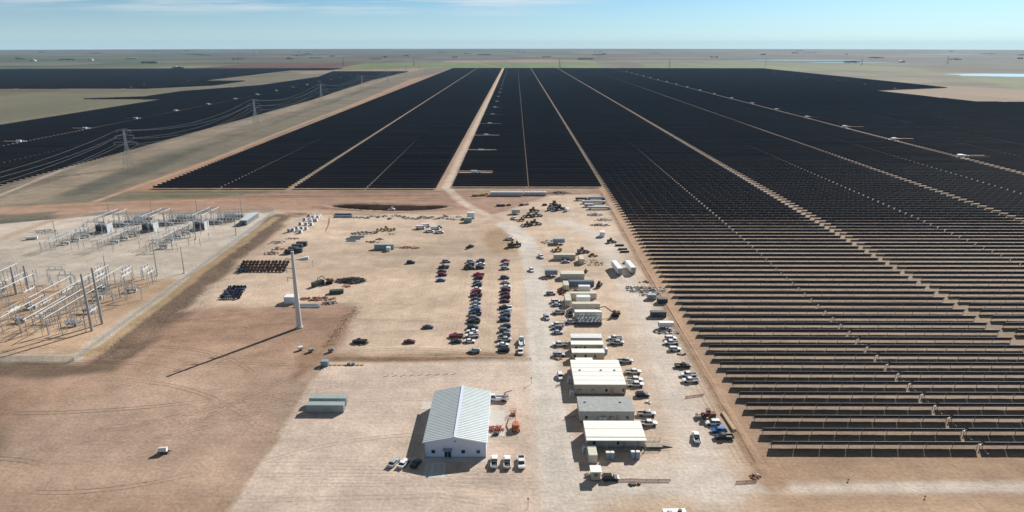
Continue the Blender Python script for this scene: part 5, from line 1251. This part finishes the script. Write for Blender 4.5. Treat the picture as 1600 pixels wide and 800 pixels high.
# lone white tank trailer on the brown ground
X, Y = at(255, 708)
o = thing('water_trailer', 'small white tank trailer alone on the brown ground at lower left', 'trailer', (X, Y, 0), R(8), None, [('tank', MB().tube((-1.0, 0, 1.25), (1.2, 0, 1.25), .75, M_['wht'], n=14)), ('frame', MB().box((.2, 0, .5), (3.4, 1.1, .14), M_['dark']).box((2.2, 0, .5), (1.2, .12, .12), M_['dark']))])
for s in (-1, 1): link('wheel', W_[.34], o, (-.1, s*.75, .34))
# towables near the berm
for px, py, c, lab in [(470,547,'wht','white topped towable compressor left of the berm end'),(486,550,'galv','grey towable compressor, middle of three by the berm end'),(517,550,'steeld','dark towable machine among brush at the berm end')]:
    X, Y = at(px, py); o = thing('towable_compressor', lab, 'compressor', (X, Y, 0), R(30), None, [('body', MB().box((0, 0, 1.0), (2.0, 1.4, 1.0), M_[c], taper=.85)), ('tow_bar', MB().tube((1, 0, .5), (2.4, 0, .45), .06, M_['dark']))])
    for s in (-1, 1): link('wheel', W_[.34], o, (0, s*.75, .34))
X, Y = at(508, 571); container('small blue grey box at the corner of the pale pad', (X, Y), 2.6, 2.0, 2.0, 'blugrey', group=None, name='storage_box')
heap(504, 577, 2, 1.5, .8, ['wht', 'dark'], 10, 47, 'white drum lying by the small blue grey box')
for i in range(8):
    X, Y = at(517+i*7, 570); b = MB()
    for k in range(3): b.box((0, k*.5-.5, .1), (1.2, .16, .12), M_['woodg'])
    b.box((0, 0, .22), (1.2, 1.2, .1), M_['wood' if i not in (4, 5) else 'cblue'])
    if i in (4, 5): b.box((0, 0, .5), (1.3, 1.1, .4), M_['cblue'])
    solo('pallet', b, f"flat pallet, {nth(i+1)} from the left along the top left of the pale pad", 'pallet', (X, Y, 0), R(rs.uniform(-6, 6)), 'pallets on the pale pad')
# small post with sign near the road and survey stakes
for i, (px, py, h) in enumerate([(489,416,3.2),(830,600,2.6),(1445,778,.8),(825,794,3.2),(1325,752,.8)]):
    X, Y = at(px, py); solo('marker_post', MB().tube((0, 0, 0), (0, 0, h), .07, M_['woodg'], n=6).box((0, -.04, h-.25), (.5, .05, .5), M_['wood']), ['thin marker post in the middle of the laydown yard', 'marker post at the road edge behind the boom lift', 'short marker stake below the lower road', 'thin marker post at the bottom edge beside the road', 'short marker stake above the lower road'][i], 'post', (X, Y, 0), 0)
# left: fenced pale frames and tank outside the substation
heap(72, 362, 16, 8, 1.6, ['galvl', 'wht', 'steeld'], 50, 48, 'white steel frames lying outside the far left substation fence', long_=7)
X, Y = at(50, 374); solo('storage_tank', MB().tube((-3, 0, 1.0), (3, 0, 1.0), .95, M_['cream'], n=14).box((-1.8, 0, .25), (.4, 1.6, .5), M_['dark']).box((1.8, 0, .25), (.4, 1.6, .5), M_['dark']), 'cream cylindrical tank lying outside the left substation fence', 'tank', (X, Y, 0), R(25))
X, Y = at(613, 327.5); loader(613, 329, 'wht', R(170), 'small white machine at the edge of the dark hollow', .8)
# mound under the netting corner, pit is part of the ground

# ------------------------------------------------------------------ farms and tree clumps far off
rr = random.Random(77)
def clump(px, py, w, h, label, n=60):
    X, Y = at(px, py); b = MB()
    for i in range(n):
        x = rr.uniform(-w/2, w/2); y = rr.uniform(-12, 12); z = h*rr.uniform(.25, 1)*(1-.5*abs(x)/w*2*.6); s = rr.uniform(2, 4.5)
        b.box((x, y, z), (s*1.6, s*1.4, s), M_['brushg'], rz=rr.uniform(0, 3), rx=rr.uniform(-.5, .5))
    for i in range(6): b.tube((rr.uniform(-w/2.5, w/2.5), 0, 0), (rr.uniform(-w/2.5, w/2.5), 0, h*.7), .5, M_['brush'], n=4)
    solo('tree_clump', b, label, 'trees', (X, Y, 0), 0, 'distant windbreak tree clumps')
for i, (px, py, w) in enumerate([(231,99,70),(238,99,60),(104,94,120),(305,86,200),(915,93,120),(1368,91,120),(757,86,150),(280,108,40),(1330,98,100)]): clump(px, py, w, 11, f"dark clump of windbreak trees, {nth(i+1)} on the far plain")
far_ = sorted([(rr.uniform(0, 1600), rr.uniform(79.5, 94)) for _ in range(38)])
for i, (px, py) in enumerate(far_): clump(px, py, rr.uniform(30, 130)*(1+(90-py)*.08), rr.uniform(7, 14)*(1+(90-py)*.05), f"tiny dark trees near the horizon, {nth(i+1)} from the left", n=26)
def farm(px, py, label):
    X, Y = at(px, py); b = MB().box((0, 0, 4), (34, 16, 8), M_['wht']); r_ = MB().prism([(-18, 8), (18, 8), (0, 12)], -9, 9, M_['galvl'], 'y')
    thing('farm_building', label, 'building', (X, Y, 0), 0, 'distant farm buildings', [('wall', b), ('roof', r_), ])
for i, (px, py) in enumerate([(275,107.5),(52,95.5),(142,94.5),(1409,97.5),(1322,85),(398,83),(470,82.5)]): farm(px, py, f"white farm shed on the far plain, {nth(i+1)} farthest listed from the left fields")

# ------------------------------------------------------------------ dry weeds and clods: uncountable ground cover
rr = random.Random(99)
def tufts(name, areas, n, smin, smax, ms, label):
    b = MB()
    for i in range(n):
        a = rr.choice(areas); (ax, ay), (bx, by), wd = a; u = rr.random(); o_ = rr.gauss(0, wd/2)
        l = math.hypot(bx-ax, by-ay); x = ax+(bx-ax)*u-(by-ay)/l*o_; y = ay+(by-ay)*u+(bx-ax)/l*o_; s = rr.uniform(smin, smax)
        m = M_[rr.choice(ms)]; z = float(ground_z(np.array([x]), np.array([y]))[0]) if False else 0
        for k in range(3):
            t = rr.uniform(0, 6.28); q = (x+math.cos(t)*s*.5, y+math.sin(t)*s*.5, z-.15)
            b.add([(x, y, z-.15), q, (x+math.cos(t+.9)*s*.4, y+math.sin(t+.9)*s*.4, z+s*rr.uniform(.3, .8))], [(0, 1, 2)], m)
    solo(name, b, label, 'weeds', kind='stuff')
S1 = [((-160, 236), (-152, 300), 9), ((-152, 300), (-158, 380), 9), ((-158, 380), (-162, 470), 8), ((-300, 228), (-166, 230), 7)]
tufts('dry_scrub', S1, 3500, .15, .4, ['brush', 'soil', 'soil', 'woodg'], 'dry brown scrub in the drain strip beside the substation')
tufts('dry_weeds', [((-70, 238), (5, 238), 2.2), ((-75, 247), (-72, 292), 3), ((69, 168), (69, 300), 1.6), ((69, 300), (69, 440), 1.6)], 2600, .2, .6, ['brush', 'woodg', 'brushg'], 'dry weeds along the berms of the yard')
tufts('field_weeds', [((76, 178+7.56*k+3.5), (76+130+k*9, 178+7.56*k+3.5), 3) for k in range(26)], 14000, .12, .34, ['brush', 'woodg', 'brushg'], 'thin dry weeds between the solar rows')
tufts('yard_debris', [((-200, 150), (-80, 230), 60), ((-60, 240), (0, 350), 40), ((20, 160), (60, 330), 25)], 3500, .1, .32, ['woodg', 'brush', 'soil', 'soil'], 'scattered clods and stones on the bare ground')
